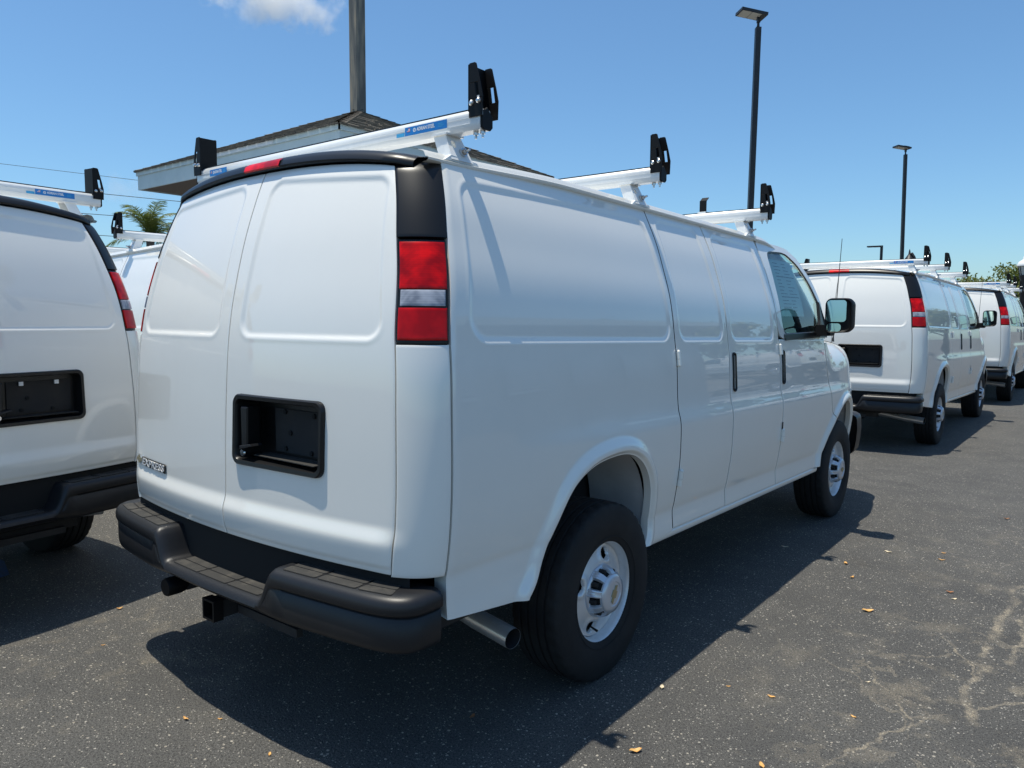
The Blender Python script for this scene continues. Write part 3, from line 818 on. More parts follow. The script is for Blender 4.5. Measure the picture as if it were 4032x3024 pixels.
    V[:, 0] = (V[:, 0] - V[:, 0].min()) / (V[:, 0].max() - V[:, 0].min()); V[:, 1] = V[:, 1] - V[:, 1].mean() * 0
    zc = (V[:, 1].max() + V[:, 1].min()) / 2; sc = .032 / (V[:, 1].max() - V[:, 1].min())
    W3 = [bp(bxs[0] + .078 + v[0] * .258, bz + (v[1] - zc) * sc, .0085 + v[2]) for v in V]
    mb = MB(); mb.add(W3, F, 'badge_silver'); mb.build('badge_lettering', badge, smooth=False)
    def bowtie(cx, cz, w_, h_):
        pts = [(-1, -.42), (-.42, -.42), (-.34, -1), (.42, -1), (.34, -.42), (1, -.42), (.86, .42), (.42, .42), (.34, 1), (-.42, 1), (-.34, .42), (-.86, .42)]
        return [(cx + a * w_ / 2, cz + c * h_ / 2) for a, c in pts]
    for grow, mat, o in ((1.0, 'chrome', .008), (.80, 'gold', .0095)):
        q = bowtie(bxs[0] + .034, bz + .004, .078 * grow, .040 * grow)
        mb = MB(); V = [bp(a, c, o) for a, c in q] + [bp(a, c, .001) for a, c in q]; n = len(q)
        mb.add(V, [tuple(range(n))] + [(i, n + i, n + (i + 1) % n, (i + 1) % n) for i in range(n)], mat); mb.build('badge_emblem', badge, smooth=False, recalc=True)
    # ---- black header over the rear doors with the high brake lamp
    mb = MB(); xs_ = np.linspace(-.752, .752, 81); kx = np.clip(np.abs(xs_) / .7, 0, 1); rows = []
    zt_ = ztop(np.clip(xs_, -.69, .69)); y0 = rear_y(xs_, zt_)
    for dy, dz in ((.030, .004), (.004, .005), (-.016, .009), (-.020, .016), (-.012, .032), (.006, .048), (.030, .057), (.055, .056)):
        rows.append(np.stack([xs_, y0 + dy * (1 - .5 * kx ** 4) + max(dy, 0) / .055 * .07 * kx ** 3, zt_ + dz * (1 - .16 * kx ** 3.5) - .012 * sstep(np.abs(xs_), .69, .752)], -1))
    mb.grid(np.stack(rows, 1), 'black_trim'); hd = mb.build('rear_header', van)
    mb = MB(); xs2 = np.linspace(-.115, .115, 20); rows = []; zt2 = ztop(xs2); y2 = rear_y(xs2, zt2)
    for dy, dz in ((-.017, .011), (-.0235, .016), (-.0165, .034), (-.0005, .046)): rows.append(np.stack([xs2, y2 + dy, zt2 + dz], -1))
    mb.grid(np.stack(rows, 1), 'lens_red'); mb.build('brake_light', hd)
    # ---- rear bumper
    pl = resample([(0, -.09), (.33, -.080), (.55, -.060), (.74, -.038), (.86, -.018), (.935, .012), (.976, .055), (.988, .110), (.989, .170)], 90)
    pl = np.concatenate([pl[::-1] * np.array([-1, 1]), pl[1:]], 0)
    tg = np.gradient(pl, axis=0); nn = np.stack([tg[:, 1], -tg[:, 0]], 1); nn /= np.linalg.norm(nn, axis=1, keepdims=True)
    ax = np.abs(pl[:, 0]); zt = .545 + .122 * sstep(ax, .325, .405); zbm = .487 - .012 * sstep(ax, .25, .5); gv = sstep(ax, .40, .46)
    prof = [(-.135, 1, -.003, 0), (-.10, 1, -.001, 0), (-.045, 1, 0, 0), (-.026, 1, -.002, 0), (-.012, 1, -.009, 0), (-.004, 1, -.020, 0), (.0, 1, -.034, 0), (-.001, 1, -.052, 0), (-.001, 1, -.058, .002), (-.002, 1, -.061, .010), (-.003, 1, -.067, .012), (-.001, 1, -.071, .008), (-.001, 0, .050, .008), (-.003, 0, .030, .007), (-.016, 0, .012, 0), (-.034, 0, .003, 0), (-.075, 0, .0, 0), (-.12, 0, .03, 0)]
    rows = []
    for d_, k, dz, gr_ in prof:
        full = zt - zbm
        lim = full * .5
        zz = zt + np.maximum(dz, -lim - .0) if k else zbm + np.minimum(dz, lim)
        inner = d_ + np.where(ax > .93, .35, 0) * 0
        rows.append(np.stack([pl[:, 0] + nn[:, 0] * (d_ - gr_ * gv), pl[:, 1] + nn[:, 1] * (d_ - gr_ * gv), zz], -1))
    G = np.stack(rows, 1)
    G[..., 1] = np.minimum(G[..., 1], .215)
    mb = MB(); mb.grid(G, 'bumper_black', flip=True); bump = mb.build('rear_bumper', van, angle=70)
    # step pads
    sx = pl[:, 0]
    def bpos(x, d, z):
        y = np.interp(x, sx, pl[:, 1]); nx = np.interp(x, sx, nn[:, 0]); ny = np.interp(x, sx, nn[:, 1])
        return (x + nx * d, y + ny * d, z)
    def pad(x0, x1, d0, d1, z, skew=0):
        for gr_, mat, dz, nm in ((0.0022, 'gap_black', .0006, 0), (0, 'tread_pad', .0022, 1)):
            q = rr(x0 - gr_, x1 + gr_, d0 - gr_, d1 + gr_, .009, 3)[:-1]
            V = [bpos(a, b_, z + dz) for a, b_ in q] + [bpos(a, b_, z - .004) for a, b_ in q]; n = len(q)
            yield V, [tuple(range(n))] + [(i, n + i, n + (i + 1) % n, (i + 1) % n) for i in range(n)], mat
    for (xa, xb, z) in ((-.295, -.105, .5445), (-.095, .095, .5445), (.105, .295, .5445), (.435, .590, .6665), (.602, .770, .6665), (.782, .915, .6665), (-.590, -.435, .6665), (-.770, -.602, .6665), (-.915, -.782, .6665)):
        for da_, db_ in ((-.074, -.032), (-.122, -.080)):
            mb = MB()
            for V, F, mat in pad(xa, xb, da_, db_, z): mb.add(V, F, mat)
            mb.build('tread_pad', bump, smooth=False, recalc=True)
    # valance behind the step
    mb = MB(); xs_ = np.linspace(-.90, .90, 40); yv = BOW * xs_ ** 2 + .028
    mb.grid(np.stack([np.stack([xs_, yv, np.full(40, z_)], -1) for z_ in (.46, .60, .72)], 1), 'gap_black'); mb.build('valance', van)
    # ---- hitch, socket, exhaust, underbody
    mb = MB()
    for a, b_ in (((-.040, -.075, .385), (.040, -.035, .393)), ((-.040, -.075, .457), (.040, -.035, .465)), ((-.040, -.075, .393), (-.031, -.035, .457)), ((.031, -.075, .393), (.040, -.035, .457))): mb.box(a, b_, 'powder_black')
    mb.box((-.033, -.036, .391), (.033, .20, .459), 'underbody'); mb.box((-.52, .10, .40), (.52, .17, .47), 'underbody')
    mb.box((.05, .02, .398), (.42, .045, .43), 'decal_white' if False else 'underbody'); mb.build('tow_hitch', van, smooth=False)
    mb = MB(); mb.lathe([(.0, -.03), (.034, -.03), (.038, -.02), (.038, .03), (.030, .06), (0, .06)], 1, (-.355, -.03, .425), 'powder_black', 18); mb.box((-.385, .02, .40), (-.325, .12, .47), 'underbody'); mb.build('trailer_socket', van)
    mb = MB(); mb.tube([(.30, .70, .40), (.55, .66, .375), (.72, .640, .352), (.925, .612, .336)], [.036, .038, .040, .040], 'steel_pipe', 28, caps=False); mb.tube([(.9245, .612, .336), (.76, .6345, .3488)], [.0375, .0365], 'underbody', 28, caps=False); mb.build('exhaust_pipe', van)
    mb = MB()
    mb.box((-.93, .10, .505), (.93, .60, .60), 'underbody'); mb.box((-.60, .60, .56), (.60, 1.6, .64), 'underbody'); mb.box((-.93, 1.62, .49), (.93, 4.05, .56), 'underbody'); mb.box((-.6, 4.05, .50), (.6, 5.3, .62), 'underbody')
    for sx_ in (-.45, .45): mb.box((sx_ - .045, .2, .42), (sx_ + .045, 5.2, .55), 'underbody')
    mb.tube([(-.85, 1.169, .372), (.85, 1.169, .372)], .05, 'underbody', 12); mb.lathe([(0, -.13), (.12, -.08), (.15, 0), (.12, .08), (0, .13)], 0, (.05, 1.169, .372), 'underbody', 16)
    mb.tube([(-.85, 4.598, .372), (.85, 4.598, .372)], .04, 'underbody', 12)
    mb.lathe([(0, -.11), (.30, -.11), (.345, -.06), (.345, .06), (.30, .11), (0, .11)], 2, (-.1, .62, .47), 'rubber', 24)
    mb.build('underbody', van, smooth=False)
    # wheel houses
    for sgn in (1, -1):
        for A0, y0_, y1_, xin in ((A_REAR, .63, 1.5, .66), (A_FRONT, 4.12, 5.03, .60)):
            A = resample(A0, 40); cen = np.array([A[:, 0].mean(), .55]); A2 = cen + (A - cen) * 1.035
            xs_ = np.linspace(.955, xin, 6)
            G = np.stack([np.stack([np.full(40, x_), A2[:, 0], A2[:, 1]], -1) for x_ in xs_], 1); mb = MB(); mb.grid(G if sgn == 1 else flipx(G), 'primer', flip=(sgn == 1))
            up = [q for q in A2 if q[1] > .76]
            V = [(xin + .001, q[0], q[1]) for q in up]; V = V if sgn == 1 else [(-a, b_, c) for a, b_, c in V]; mb.add(V, [tuple(range(len(V)))], 'primer')
            V = [(xin - .02, y0_ - .1, .76), (xin - .02, y1_ + .1, .76), (xin - .02, y1_ + .1, .40), (xin - .02, y0_ - .1, .40)]; V = V if sgn == 1 else [(-a, b_, c) for a, b_, c in V]; mb.add(V, [(0, 1, 2, 3)], 'underbody')
            mb.build('wheel_house', van, angle=50)
    # ---- black strips behind the side gaps, coloured in place of the shade within
    for sgn in (1, -1):
        for yc_, z0, z1 in ((1.80, .50, 2.08), (2.44, .50, 2.08), (3.24, .49, 2.06)):
            z = np.linspace(z0, z1, 50) - RAKE * yc_; P = side(np.array([[yc_ - .025], [yc_ + .025]]) * np.ones((1, 50)), np.stack([z, z], 0)); P[..., 0] -= .019; mb = MB(); mb.grid(P if sgn == 1 else flipx(P), 'gap_black', flip=(sgn != 1)); mb.build('gap_backing', van)
        z = np.linspace(.80, 1.40, 30); yy = gf(z); P = side(np.stack([yy - .03, yy + .03], 0), np.stack([z, z], 0)); P[..., 0] -= .016; mb = MB(); mb.grid(P if sgn == 1 else flipx(P), 'gap_black', flip=(sgn != 1))
        mb.build('gap_backing', van)
    # ---- hinges and handles on the right; handle on the left front door
    def sidepos(y, z): return side(np.array([y]), np.array([z]))[0]
    def hinge(par, y, z, h, w_, sgn=1, plate=True):
        p_ = sidepos(y, z); mb = MB(); sc = sgn
        a = p_ + np.array([.010, 0, -h / 2]); b_ = sidepos(y, z + h / 2) + np.array([.010, 0, 0]); a = sidepos(y, z - h / 2) + np.array([.010, 0, 0])
        mb.tube([a, a + (b_ - a) * .45], .013, 'white_paint', 12); mb.tube([a + (b_ - a) * .47, b_], .0125, 'white_paint', 12); mb.tube([b_, b_ + np.array([0, 0, .008])], [.009, .004], 'white_paint', 8)
        if plate:
            G = side(np.array([[y], [y + w_]]) * np.ones((1, 8)), np.linspace(z - h / 2, z + h / 2, 8)[None, :] * np.ones((2, 1))); G[..., 0] += .010; mb.grid(G, 'white_paint')
            G2 = G.copy(); G2[..., 0] -= .02
            for q0, q1 in (((slice(None), 0)), ((slice(None), -1))) if False else (): pass
            mb.grid(np.stack([G[1], G2[1]], 0), 'white_paint'); mb.grid(np.stack([G[:, 0], G2[:, 0]], 1), 'white_paint'); mb.grid(np.stack([G2[:, -1], G[:, -1]], 1), 'white_paint')
        if sgn == -1: mb.v = [(-x, y_, z_) for x, y_, z_ in mb.v]; mb.f = [f[::-1] for f in mb.f]
        mb.build('hinge', par)
    hinge(d1, 1.806, 1.340, .068, .034); hinge(d1, 1.806, .760, .075, .030)
    hinge(fd[0], 3.232, 1.340, .060, .02, plate=False); hinge(fd[0], 3.232, .800, .075, .02, plate=False)
    mb = MB(); G = side(np.array([[3.222], [3.243]]) * np.ones((1, 6)), np.linspace(.84, .885, 6)[None] * np.ones((2, 1))); G[..., 0] += .003; mb.grid(G, 'gap_black'); mb.build('hinge_pocket', fd[0])
    def handle(par, y, z0, z1, sgn=1):
        q = rr(-.022, .022, 0, z1 - z0, .021, 6); mb = MB(); rows = []
        for k, o in ((1.0, .001), (1.0, .007), (.86, .010), (.62, .003), (.5, -.006)):
            c = np.array([0, (z1 - z0) / 2]); s_ = np.array([k, 1 - (1 - k) * .22]); qq = c + (q - c) * s_
            P = side(y + qq[:, 0] + .0 * qq[:, 1], z0 + qq[:, 1]); P[:, 0] += o; rows.append(P)
        mb.grid(np.stack(rows, 1), 'black_trim'); V = rows[-1][:-1]; mb.add([tuple(a) for a in V], [tuple(range(len(V)))], 'black_trim')
        P = side(np.array([[y - .008], [y + .008]]) * np.ones((1, 12)), np.linspace(z0 + .075, z1 - .02, 12)[None] * np.ones((2, 1))); P[..., 0] += .009; mb.grid(P, 'black_trim')
        if sgn == -1: mb.v = [(-x, y_, z_) for x, y_, z_ in mb.v]; mb.f = [f[::-1] for f in mb.f]
        mb.build('door_handle', par)
    handle(d2, 2.497, 1.130, 1.348); handle(fd[0], 3.292, 1.120, 1.336); handle(fd[1], 3.292, 1.120, 1.336, -1)
    # ---- mirrors
    for sgn in (1, -1):
        mb = MB()
        q = np.concatenate([rr(1.032, 1.208, 1.432, 1.678, .045, 6)[:-1]])
        q[:, 1] += .012 * (q[:, 0] - 1.03) / .18 * np.where(q[:, 1] < 1.55, 1, 0)
        cen = np.array([1.12, 1.555]); rows = []
        for k, y_ in ((.86, 3.968), (.95, 3.960), (1.0, 3.972), (1.0, 4.03), (.94, 4.075), (.80, 4.105), (.5, 4.125), (.02, 4.13)):
            qq = cen + (q - cen) * k; rows.append(np.stack([qq[:, 0], np.full(len(qq), y_) + (.04 * (qq[:, 0] - 1.12)), qq[:, 1]], -1))
        G = np.stack(rows, 1); G = np.concatenate([G, G[:1]], 0); mb.grid(G, 'powder_black', flip=True)
        mb.add([tuple(a) for a in rows[0]], [tuple(range(len(rows[0])))], 'powder_black')
        mb.prism([(4.0, 1.415), (4.13, 1.415), (4.12, 1.492), (4.01, 1.492)], 0, .95, 1.06, 'powder_black', .012)
        if sgn == -1: mb.v = [(-x, y_, z_) for x, y_, z_ in mb.v]; mb.f = [f[::-1] for f in mb.f]
        mo = mb.build('side_mirror', fd[0] if sgn == 1 else fd[1])
        mtx = []
        for (x0, x1, z0, z1), nm in (((1.044, 1.172, 1.515, 1.664), 'mirror_glass'), ((1.048, 1.140, 1.448, 1.504), 'spotting_mirror')):
            q = rr(x0, x1, z0, z1, .022, 4)[:-1]; mb = MB(); cx = (x0 + x1) / 2
            V = [(a, 3.963 + .04 * (a - 1.12) - .05 * (a - cx) * sgn * 0, c) for a, c in q]; V = V if sgn == 1 else [(-a, b_, c) for a, b_, c in V]
            mb.add(V, [tuple(range(len(V)))], 'mirror_glass'); mb.build(nm, mo, smooth=False)
    mb = MB(); mb.tube([(.865, 4.78, 1.355), (.868, 4.785, 1.40), (.895, 4.81, 2.166)], [.012, .004, .0022], 'antenna', 8); mb.build('antenna', van)
    # ---- cab: partition, seats, dash, window sticker
    mb = MB(); mb.box((-.90, 3.10, .60), (.90, 3.13, 1.45), 'partition'); mb.prism([(-.88, 1.45), (.88, 1.45), (.74, 2.02), (-.74, 2.02)], 1, 3.10, 3.13, 'partition'); mb.build('partition', van, smooth=False)
    for sgn in (1, -1):
        mb = MB(); x0, x1 = (.18, .72) if sgn == 1 else (-.72, -.18)
        mb.prism([(3.42, .80), (3.95, .82), (3.97, .98), (3.50, .97), (3.36, 1.52), (3.24, 1.55), (3.28, 1.0)], 0, x0, x1, 'seat', .03); mb.prism([(3.20, 1.56), (3.30, 1.54), (3.27, 1.76), (3.19, 1.76)], 0, x0 + .13, x1 - .13, 'seat', .025); mb.build('seat', van)
    mb = MB(); mb.prism([(4.05, 1.0), (4.30, .9), (4.52, 1.36), (4.16, 1.40), (4.08, 1.30)], 0, -.86, .86, 'seat', .02); mb.box((-.90, 3.13, .66), (.90, 4.4, .70), 'seat'); mb.build('dashboard', van)
    mb = MB(); mb.lathe([(.185, -.014), (.20, 0), (.185, .014), (.17, 0), (.185, -.014)], 1, (-.45, 3.92, 1.25), 'seat', 24); mb.build('steering_wheel', van)
    q = np.array([[(3.44, 1.60), (3.80, 1.62)], [(3.47, 2.00), (3.74, 1.98)]])
    def stk(y0, y1, z0, z1, off, mat, mb):
        ys = np.linspace(y0, y1, 8); zs = np.linspace(z0, z1, 10); Y, Z = np.meshgrid(ys, zs, indexing='ij'); P = side(Y, Z); P[..., 0] -= off; mb.grid(P, mat)
    mb = MB(); stk(3.40, 3.86, 1.55, 1.925, .020, 'sticker', mb)
    for k in range(15):
        z = 1.90 - k * .0225
        if k in (4, 10): stk(3.475, 3.825, z, z + .006, .0186, 'sticker_ink', mb)
        else:
            for c0, c1 in ((3.475, 3.475 + random.uniform(.07, .16)), (3.65, 3.65 + random.uniform(.06, .16))): stk(c0, c1, z, z + .004, .0186, 'sticker_ink', mb)
    mb.build('window_sticker', fd[0], smooth=False)

    # ---- wheels
    def make_wheel():
        wv = empty('wheel'); wv.parent = van
        n = 144; mb = MB()
        prof = [(.205, .085), (.215, .104), (.228, .110), (.250, .116), (.285, .1215), (.315, .121), (.343, .1155), (.3615, .1110), (.3730, .1045), (.3775, .092)]
        prof += [(.379, .078), (.3795, .064), (.371, .062), (.371, .054), (.380, .052), (.3805, .028), (.372, .026), (.372, .018), (.381, .016), (.381, 0)]
        prof = prof + [(r_, -x_) for r_, x_ in prof[:-1][::-1]]
        V = []
        for i, (r_, x_) in enumerate(prof):
            sh = .0885 < abs(x_) < .111 and r_ > .35
            for k in range(n):
                a = 2 * math.pi * k / n; rr_ = r_
                if sh and (k % 4 in (0,)): rr_ -= .006
                if .060 < abs(x_) < .082 and r_ > .375 and (k % 4 == (1 if x_ > 0 else 3)): rr_ -= .005
                V.append((x_, rr_ * math.sin(a), max(rr_ * math.cos(a), -.3715)))
        F = []
        for i in range(len(prof) - 1):
            for k in range(n):
                l = (k + 1) % n; F.append((i * n + k, i * n + l, (i + 1) * n + l, (i + 1) * n + k))
        mb.add(V, F, 'rubber'); mb.lathe([(.2365, .1165), (.2375, .1175), (.240, .1165)], 0, (0, 0, 0), 'rubber', 72); mb.build('tyre', wv, angle=35, recalc=True)
        mb = MB()
        mb.lathe([(.205, -.09), (.195, -.02), (.196, .05), (.203, .080), (.2085, .094), (.2155, .1030), (.2225, .1005), (.224, .092), (.214, .086)][::-1], 0, (0, 0, 0), 'wheel_silver', 96)
        # dish with four hand holes
        nr, na = 46, 192; rs = np.linspace(.197, .070, nr); dz = spline([.060, .085, .105, .130, .150, .170, .185, .197], [.080, .080, .079, .073, .065, .058, .056, .060])
        V = []; holes = [R(71), R(161), R(251), R(341)]
        for r_ in rs:
            for k in range(na):
                a = 2 * math.pi * k / na; best = 9
                for h in holes:
                    da = (a - h + math.pi) % (2 * math.pi) - math.pi; u_ = da * r_; v_ = r_ - .157
                    best = min(best, math.hypot(u_ / (1.15 - 4.0 * v_ if True else 1), v_ / 1.0) if abs(da) < 1 else 9)
                bul = .007 * math.exp(-((best - .034) / .010) ** 2) - (.010 if best < .026 else 0)
                V.append((float(dz(r_)) + bul, r_ * math.cos(a), r_ * math.sin(a), best))
        F = []
        for i in range(nr - 1):
            for k in range(na):
                l = (k + 1) % na; f_ = (i * na + k, i * na + l, (i + 1) * na + l, (i + 1) * na + k)
                if max(V[q_][3] for q_ in f_) < .026: continue
                F.append(f_)
        mb.add([v[:3] for v in V], F, 'wheel_silver'); mb.build('rim', wv, angle=50, recalc=False)
        mb = MB(); mb.lathe([(0, .02), (.17, .018), (.19, -.03), (.19, -.09)], 0, (0, 0, 0), 'gap_black', 40); mb.build('brake_drum', wv)
        # centre cap with eight windows
        mb = MB(); mb.lathe([(.114, .070), (.114, .080), (.109, .087), (.098, .089)], 0, (0, 0, 0), 'cap_silver', 64); mb.lathe([(.092, .070), (.078, .134)], 0, (0, 0, 0), 'gap_black', 48)
        mb.lathe([(.083, .130), (.084, .137), (.080, .144), (.062, .149), (.052, .150), (.050, .147), (0, .148)], 0, (0, 0, 0), 'cap_silver', 64)
        for k in range(8):
            a = 2 * math.pi * (k + .5) / 8 + R(12); hw_ = .0155; rows = []
            for x_, r_ in ((.078, .112), (.098, .109), (.120, .100), (.136, .085), (.141, .078)):
                row = []
                for s_, dr in ((-1.15, -.018), (-1, -.002), (-.6, .001), (-.35, -.0015), (0, .001), (.35, -.0015), (.6, .001), (1, -.002), (1.15, -.018)):
                    u_ = s_ * hw_ * (1.15 - (x_ - .078) * 5); rad = r_ + dr
                    row.append((x_, rad * math.cos(a) - u_ * math.sin(a), rad * math.sin(a) + u_ * math.cos(a)))
                rows.append(row)
            mb.grid(np.array(rows), 'cap_silver')
            a = 2 * math.pi * k / 8 + R(12)
            mb.tube([(.07, .093 * math.cos(a), .093 * math.sin(a)), (.115, .093 * math.cos(a), .093 * math.sin(a))], [.012, .010], 'underbody', 8)
        cap = mb.build('hub_cap', wv, angle=50, recalc=True)
        q = bowtie(0, 0, .080, .034); ca, sa = math.cos(R(62)), math.sin(R(62)); mb = MB(); n = len(q)
        V = [(.1515, a * ca - c * sa, a * sa + c * ca) for a, c in q] + [(.147, a * ca - c * sa, a * sa + c * ca) for a, c in q]
        mb.add(V, [tuple(range(n))] + [(i, n + i, n + (i + 1) % n, (i + 1) % n) for i in range(n)], 'gold'); mb.build('hub_emblem', wv, smooth=False, recalc=True)
        mb = MB(); mb.tube([(.060, -.045, -.150), (.100, -.052, -.158)], [.004, .0055], 'gap_black', 8); mb.build('tyre_valve', wv)
        return wv
    w0 = make_wheel(); w0.location = (.880, 1.169, .3717)
    for k, (x_, y_, rz, rx) in enumerate(((.880, 4.598, 0, 1.9), (-.880, 1.169, math.pi, .7), (-.880, 4.598, math.pi, 2.4))):
        w_ = w0.copy(); col.objects.link(w_); w_.parent = van; w_.location = (x_, y_, .3717); w_.rotation_euler = (0, 0, rz)
        for ch in list(w0.children):
            c = ch.copy(); col.objects.link(c); c.parent = w_
            if ch.name.split('.')[0] != 'tyre': c.rotation_euler = (rx, 0, 0)

    # ---- ladder rack: three cross bars with end stops
    def bar(yc, zc, decals, stop=None):
        mb = MB(); h, dp = .034, .030
        prof = [(-dp, -h * .55), (-dp * .8, -h), (dp * .8, -h), (dp, -h * .55), (dp, h * .6), (dp * .7, h), (-dp * .7, h), (-dp, h * .6)]
        # rounded extruded section
        sec = []
        for i in range(len(prof)):
            a, b_, c = np.array(prof[i - 1]), np.array(prof[i]), np.array(prof[(i + 1) % len(prof)]); sec += [tuple(b_ + (a - b_) * .25), tuple(b_ * .97 + (a + c) * .015), tuple(b_ + (c - b_) * .25)]
        mb.prism([(yc + a, zc + b_) for a, b_ in sec], 0, -.905, .905, 'rack_white', .002)
        mb.box((-.87, yc - .017, zc + h - .002), (.87, yc + .017, zc + h + .006), 'black_trim')
        for z_ in (-.012, .008): mb.box((-.86, yc - dp - .0012, zc + z_ - .001), (.86, yc - dp + .004, zc + z_ + .0005), 'rack_white')
        b0 = mb.build('rack_bar', van, angle=35)
        for sgn in (1, -1):
            def X(x): return sgn * x
            def ext(mb_, pts, y0, y1, mat, bev=.002): mb_.prism([(X(a), c) for a, c in pts], 1, y0, y1, mat, bev)
            # end stop: a bent channel, narrow at the top, bolted over the bar end
            mb = MB(); zb0, zt0 = zc + .006, zc + .184
            fl_ = [(.860, zb0 + .004), (.866, zb0), (.914, zb0), (.920, zb0 + .006), (.922, zb0 + .066), (.893, zt0 - .004), (.887, zt0), (.866, zt0), (.860, zt0 - .006)]
            slot = [(.8835 + .0065 * math.cos(R(a)) + (.006 if 90 <= a <= 270 and False else 0), 0) for a in ()]
            for y0, y1 in ((yc - dp - .0065, yc - dp - .0015), (yc + dp + .015, yc + dp + .020)):
                # flange split round its slot
                zs0, zs1 = zb0 + .060, zb0 + .112
                xi = lambda z_: .922 - .029 * max(0, (z_ - zb0 - .066)) / .112
                ext(mb, [(.860, zb0), (.920, zb0), (.922, zs0), (.860, zs0)], y0, y1, 'powder_black', .0015)
                ext(mb, [(.860, zs0), (.8935, zs0), (.886, zs1), (.860, zs1)], y0, y1, 'powder_black', .001)
                ext(mb, [(.9075, zs0), (.922, zs0), (xi(zs1), zs1), (.8995, zs1)], y0, y1, 'powder_black', .001)
                ext(mb, [(.860, zs1), (xi(zs1), zs1), (.893, zt0 - .004), (.887, zt0), (.864, zt0), (.860, zt0 - .006)], y0, y1, 'powder_black', .0015)
            mb.box((min(X(.858), X(.863)), yc - dp - .0065, zb0 + .02), (max(X(.858), X(.863)), yc + dp + .020, zt0 - .004), 'powder_black')
            mb.prism([(yc - dp * .95, zc - .030), (yc - dp * .5, zc - .036), (yc + dp * .6, zc - .036), (yc + dp * .95, zc - .026), (yc + dp * .95, zc + .010), (yc, zc + .040), (yc - dp * .95, zc + .020)], 0, X(.904), X(.914), 'powder_black', .003)
            for xb in (.874, .905):
                mb.lathe([(0, -.009), (.005, -.0085), (.009, -.005), (.0105, 0)], 1, (X(xb), yc - dp - .0065, zc + .052 + (xb - .874) * .12), 'bolt_steel', 14)
            mb.box((min(X(.868), X(.915)), yc - dp - .001, zc + .01), (max(X(.868), X(.915)), yc - dp + .004, zc + .075), 'rack_white')
            for xb in (.862, .893):
                mb.tube([(X(xb), yc, zc - h), (X(xb), yc, zc - h - .012)], .009, 'bolt_steel', 6); mb.tube([(X(xb), yc, zc - h - .011), (X(xb), yc, zc - h - .024)], .0045, 'bolt_steel', 8)
            mb.build('end_stop', b0, smooth=False, recalc=True)
            # foot on the drip rail: leaning side plate with hole, two gussets, clamp bolt
            mb = MB(); zr = 2.112 - RAKE * yc - .030 * float(1 - sstep(yc, .25, 1.15)) - .125 * float(sstep(yc, 3.25, 4.05)) ** 1.5; zt_ = zc - h + .002
            xt, xb_ = .752, .796
            def PX(z_): return xb_ + (xt - xb_) * (z_ - zr) / (zt_ - zr)
            hc = (yc - .012, zr + .62 * (zt_ - zr)); hr = .0125; ring = []
            outl = [(yc - .052, zr - .004), (yc + .060, zr - .004), (yc + .040, zt_), (yc - .036, zt_)]
            nseg = 24
            def cast(a):
                d_ = np.array([math.cos(a), math.sin(a)]); best = 9
                for i in range(4):
                    p0, p1 = np.array(outl[i]), np.array(outl[(i + 1) % 4]); M_ = np.array([d_, -(p1 - p0)]).T
                    try: t_ = np.linalg.solve(M_, p0 - np.array(hc))
                    except Exception: continue
                    if t_[0] > 0 and -1e-6 <= t_[1] <= 1 + 1e-6: best = min(best, t_[0])
                return np.array(hc) + d_ * best
            angs = sorted(set([2 * math.pi * k / nseg for k in range(nseg)] + [math.atan2(q[1] - hc[1], q[0] - hc[0]) % (2 * math.pi) for q in outl]))
            o_ = [cast(a) for a in angs]; i_ = [np.array(hc) + hr * np.array([math.cos(a), math.sin(a)]) for a in angs]; na = len(angs)
            for off, fl2 in ((.0, False), (-.004, True)):
                V = [(X(PX(q[1]) + off), q[0], q[1]) for q in o_] + [(X(PX(q[1]) + off), q[0], q[1]) for q in i_]
                mb.add(V, [(k, (k + 1) % na, na + (k + 1) % na, na + k) for k in range(na)], 'rack_white')
            V = [(X(PX(q[1])), q[0], q[1]) for q in o_] + [(X(PX(q[1]) - .004), q[0], q[1]) for q in o_]; mb.add(V, [(k, (k + 1) % na, na + (k + 1) % na, na + k) for k in range(na)], 'rack_white')
            V = [(X(PX(q[1])), q[0], q[1]) for q in i_] + [(X(PX(q[1]) - .004), q[0], q[1]) for q in i_]; mb.add(V, [(k, (k + 1) % na, na + (k + 1) % na, na + k) for k in range(na)], 'rack_white')
            for (ya, yb) in ((yc - .047, yc - .036), (yc + .055, yc + .040)):
                V = [(X(PX(zr) - .003), ya, zr), (X(PX(zt_) - .003), yb, zt_), (X(.694), yb, zt_), (X(.730), ya * .6 + yb * .4, zr + .008)]
                V2 = [(a, b_ + (.004 if ya < yc else -.004), c) for a, b_, c in V]; mb.add(V + V2, [(0, 1, 2, 3), (7, 6, 5, 4), (0, 4, 5, 1), (1, 5, 6, 2), (2, 6, 7, 3), (3, 7, 4, 0)], 'rack_white')
            mb.box((min(X(.69), X(.765)), yc - .045, zt_ - .003), (max(X(.69), X(.765)), yc + .045, zt_ + .003), 'rack_white')
            mb.prism([(yc - .085, zr - .010), (yc + .10, zr - .010), (yc + .085, zr + .003), (yc - .05, zr + .012)], 0, X(.722), X(.793), 'rack_white', .003)
            zbolt = zr + .028; mb.tube([(X(PX(zbolt)), yc + .018, zbolt), (X(PX(zbolt) + .010), yc + .018, zbolt + .003)], .016, 'bolt_steel', 14); mb.tube([(X(PX(zbolt) + .008), yc + .018, zbolt + .002), (X(PX(zbolt) + .020), yc + .018, zbolt + .006)], .010, 'bolt_steel', 6); mb.tube([(X(PX(zbolt) + .018), yc + .018, zbolt + .005), (X(PX(zbolt) + .036), yc + .018, zbolt + .010)], .005, 'bolt_steel', 8)
            mb.build('rack_foot', b0, smooth=False, recalc=True)
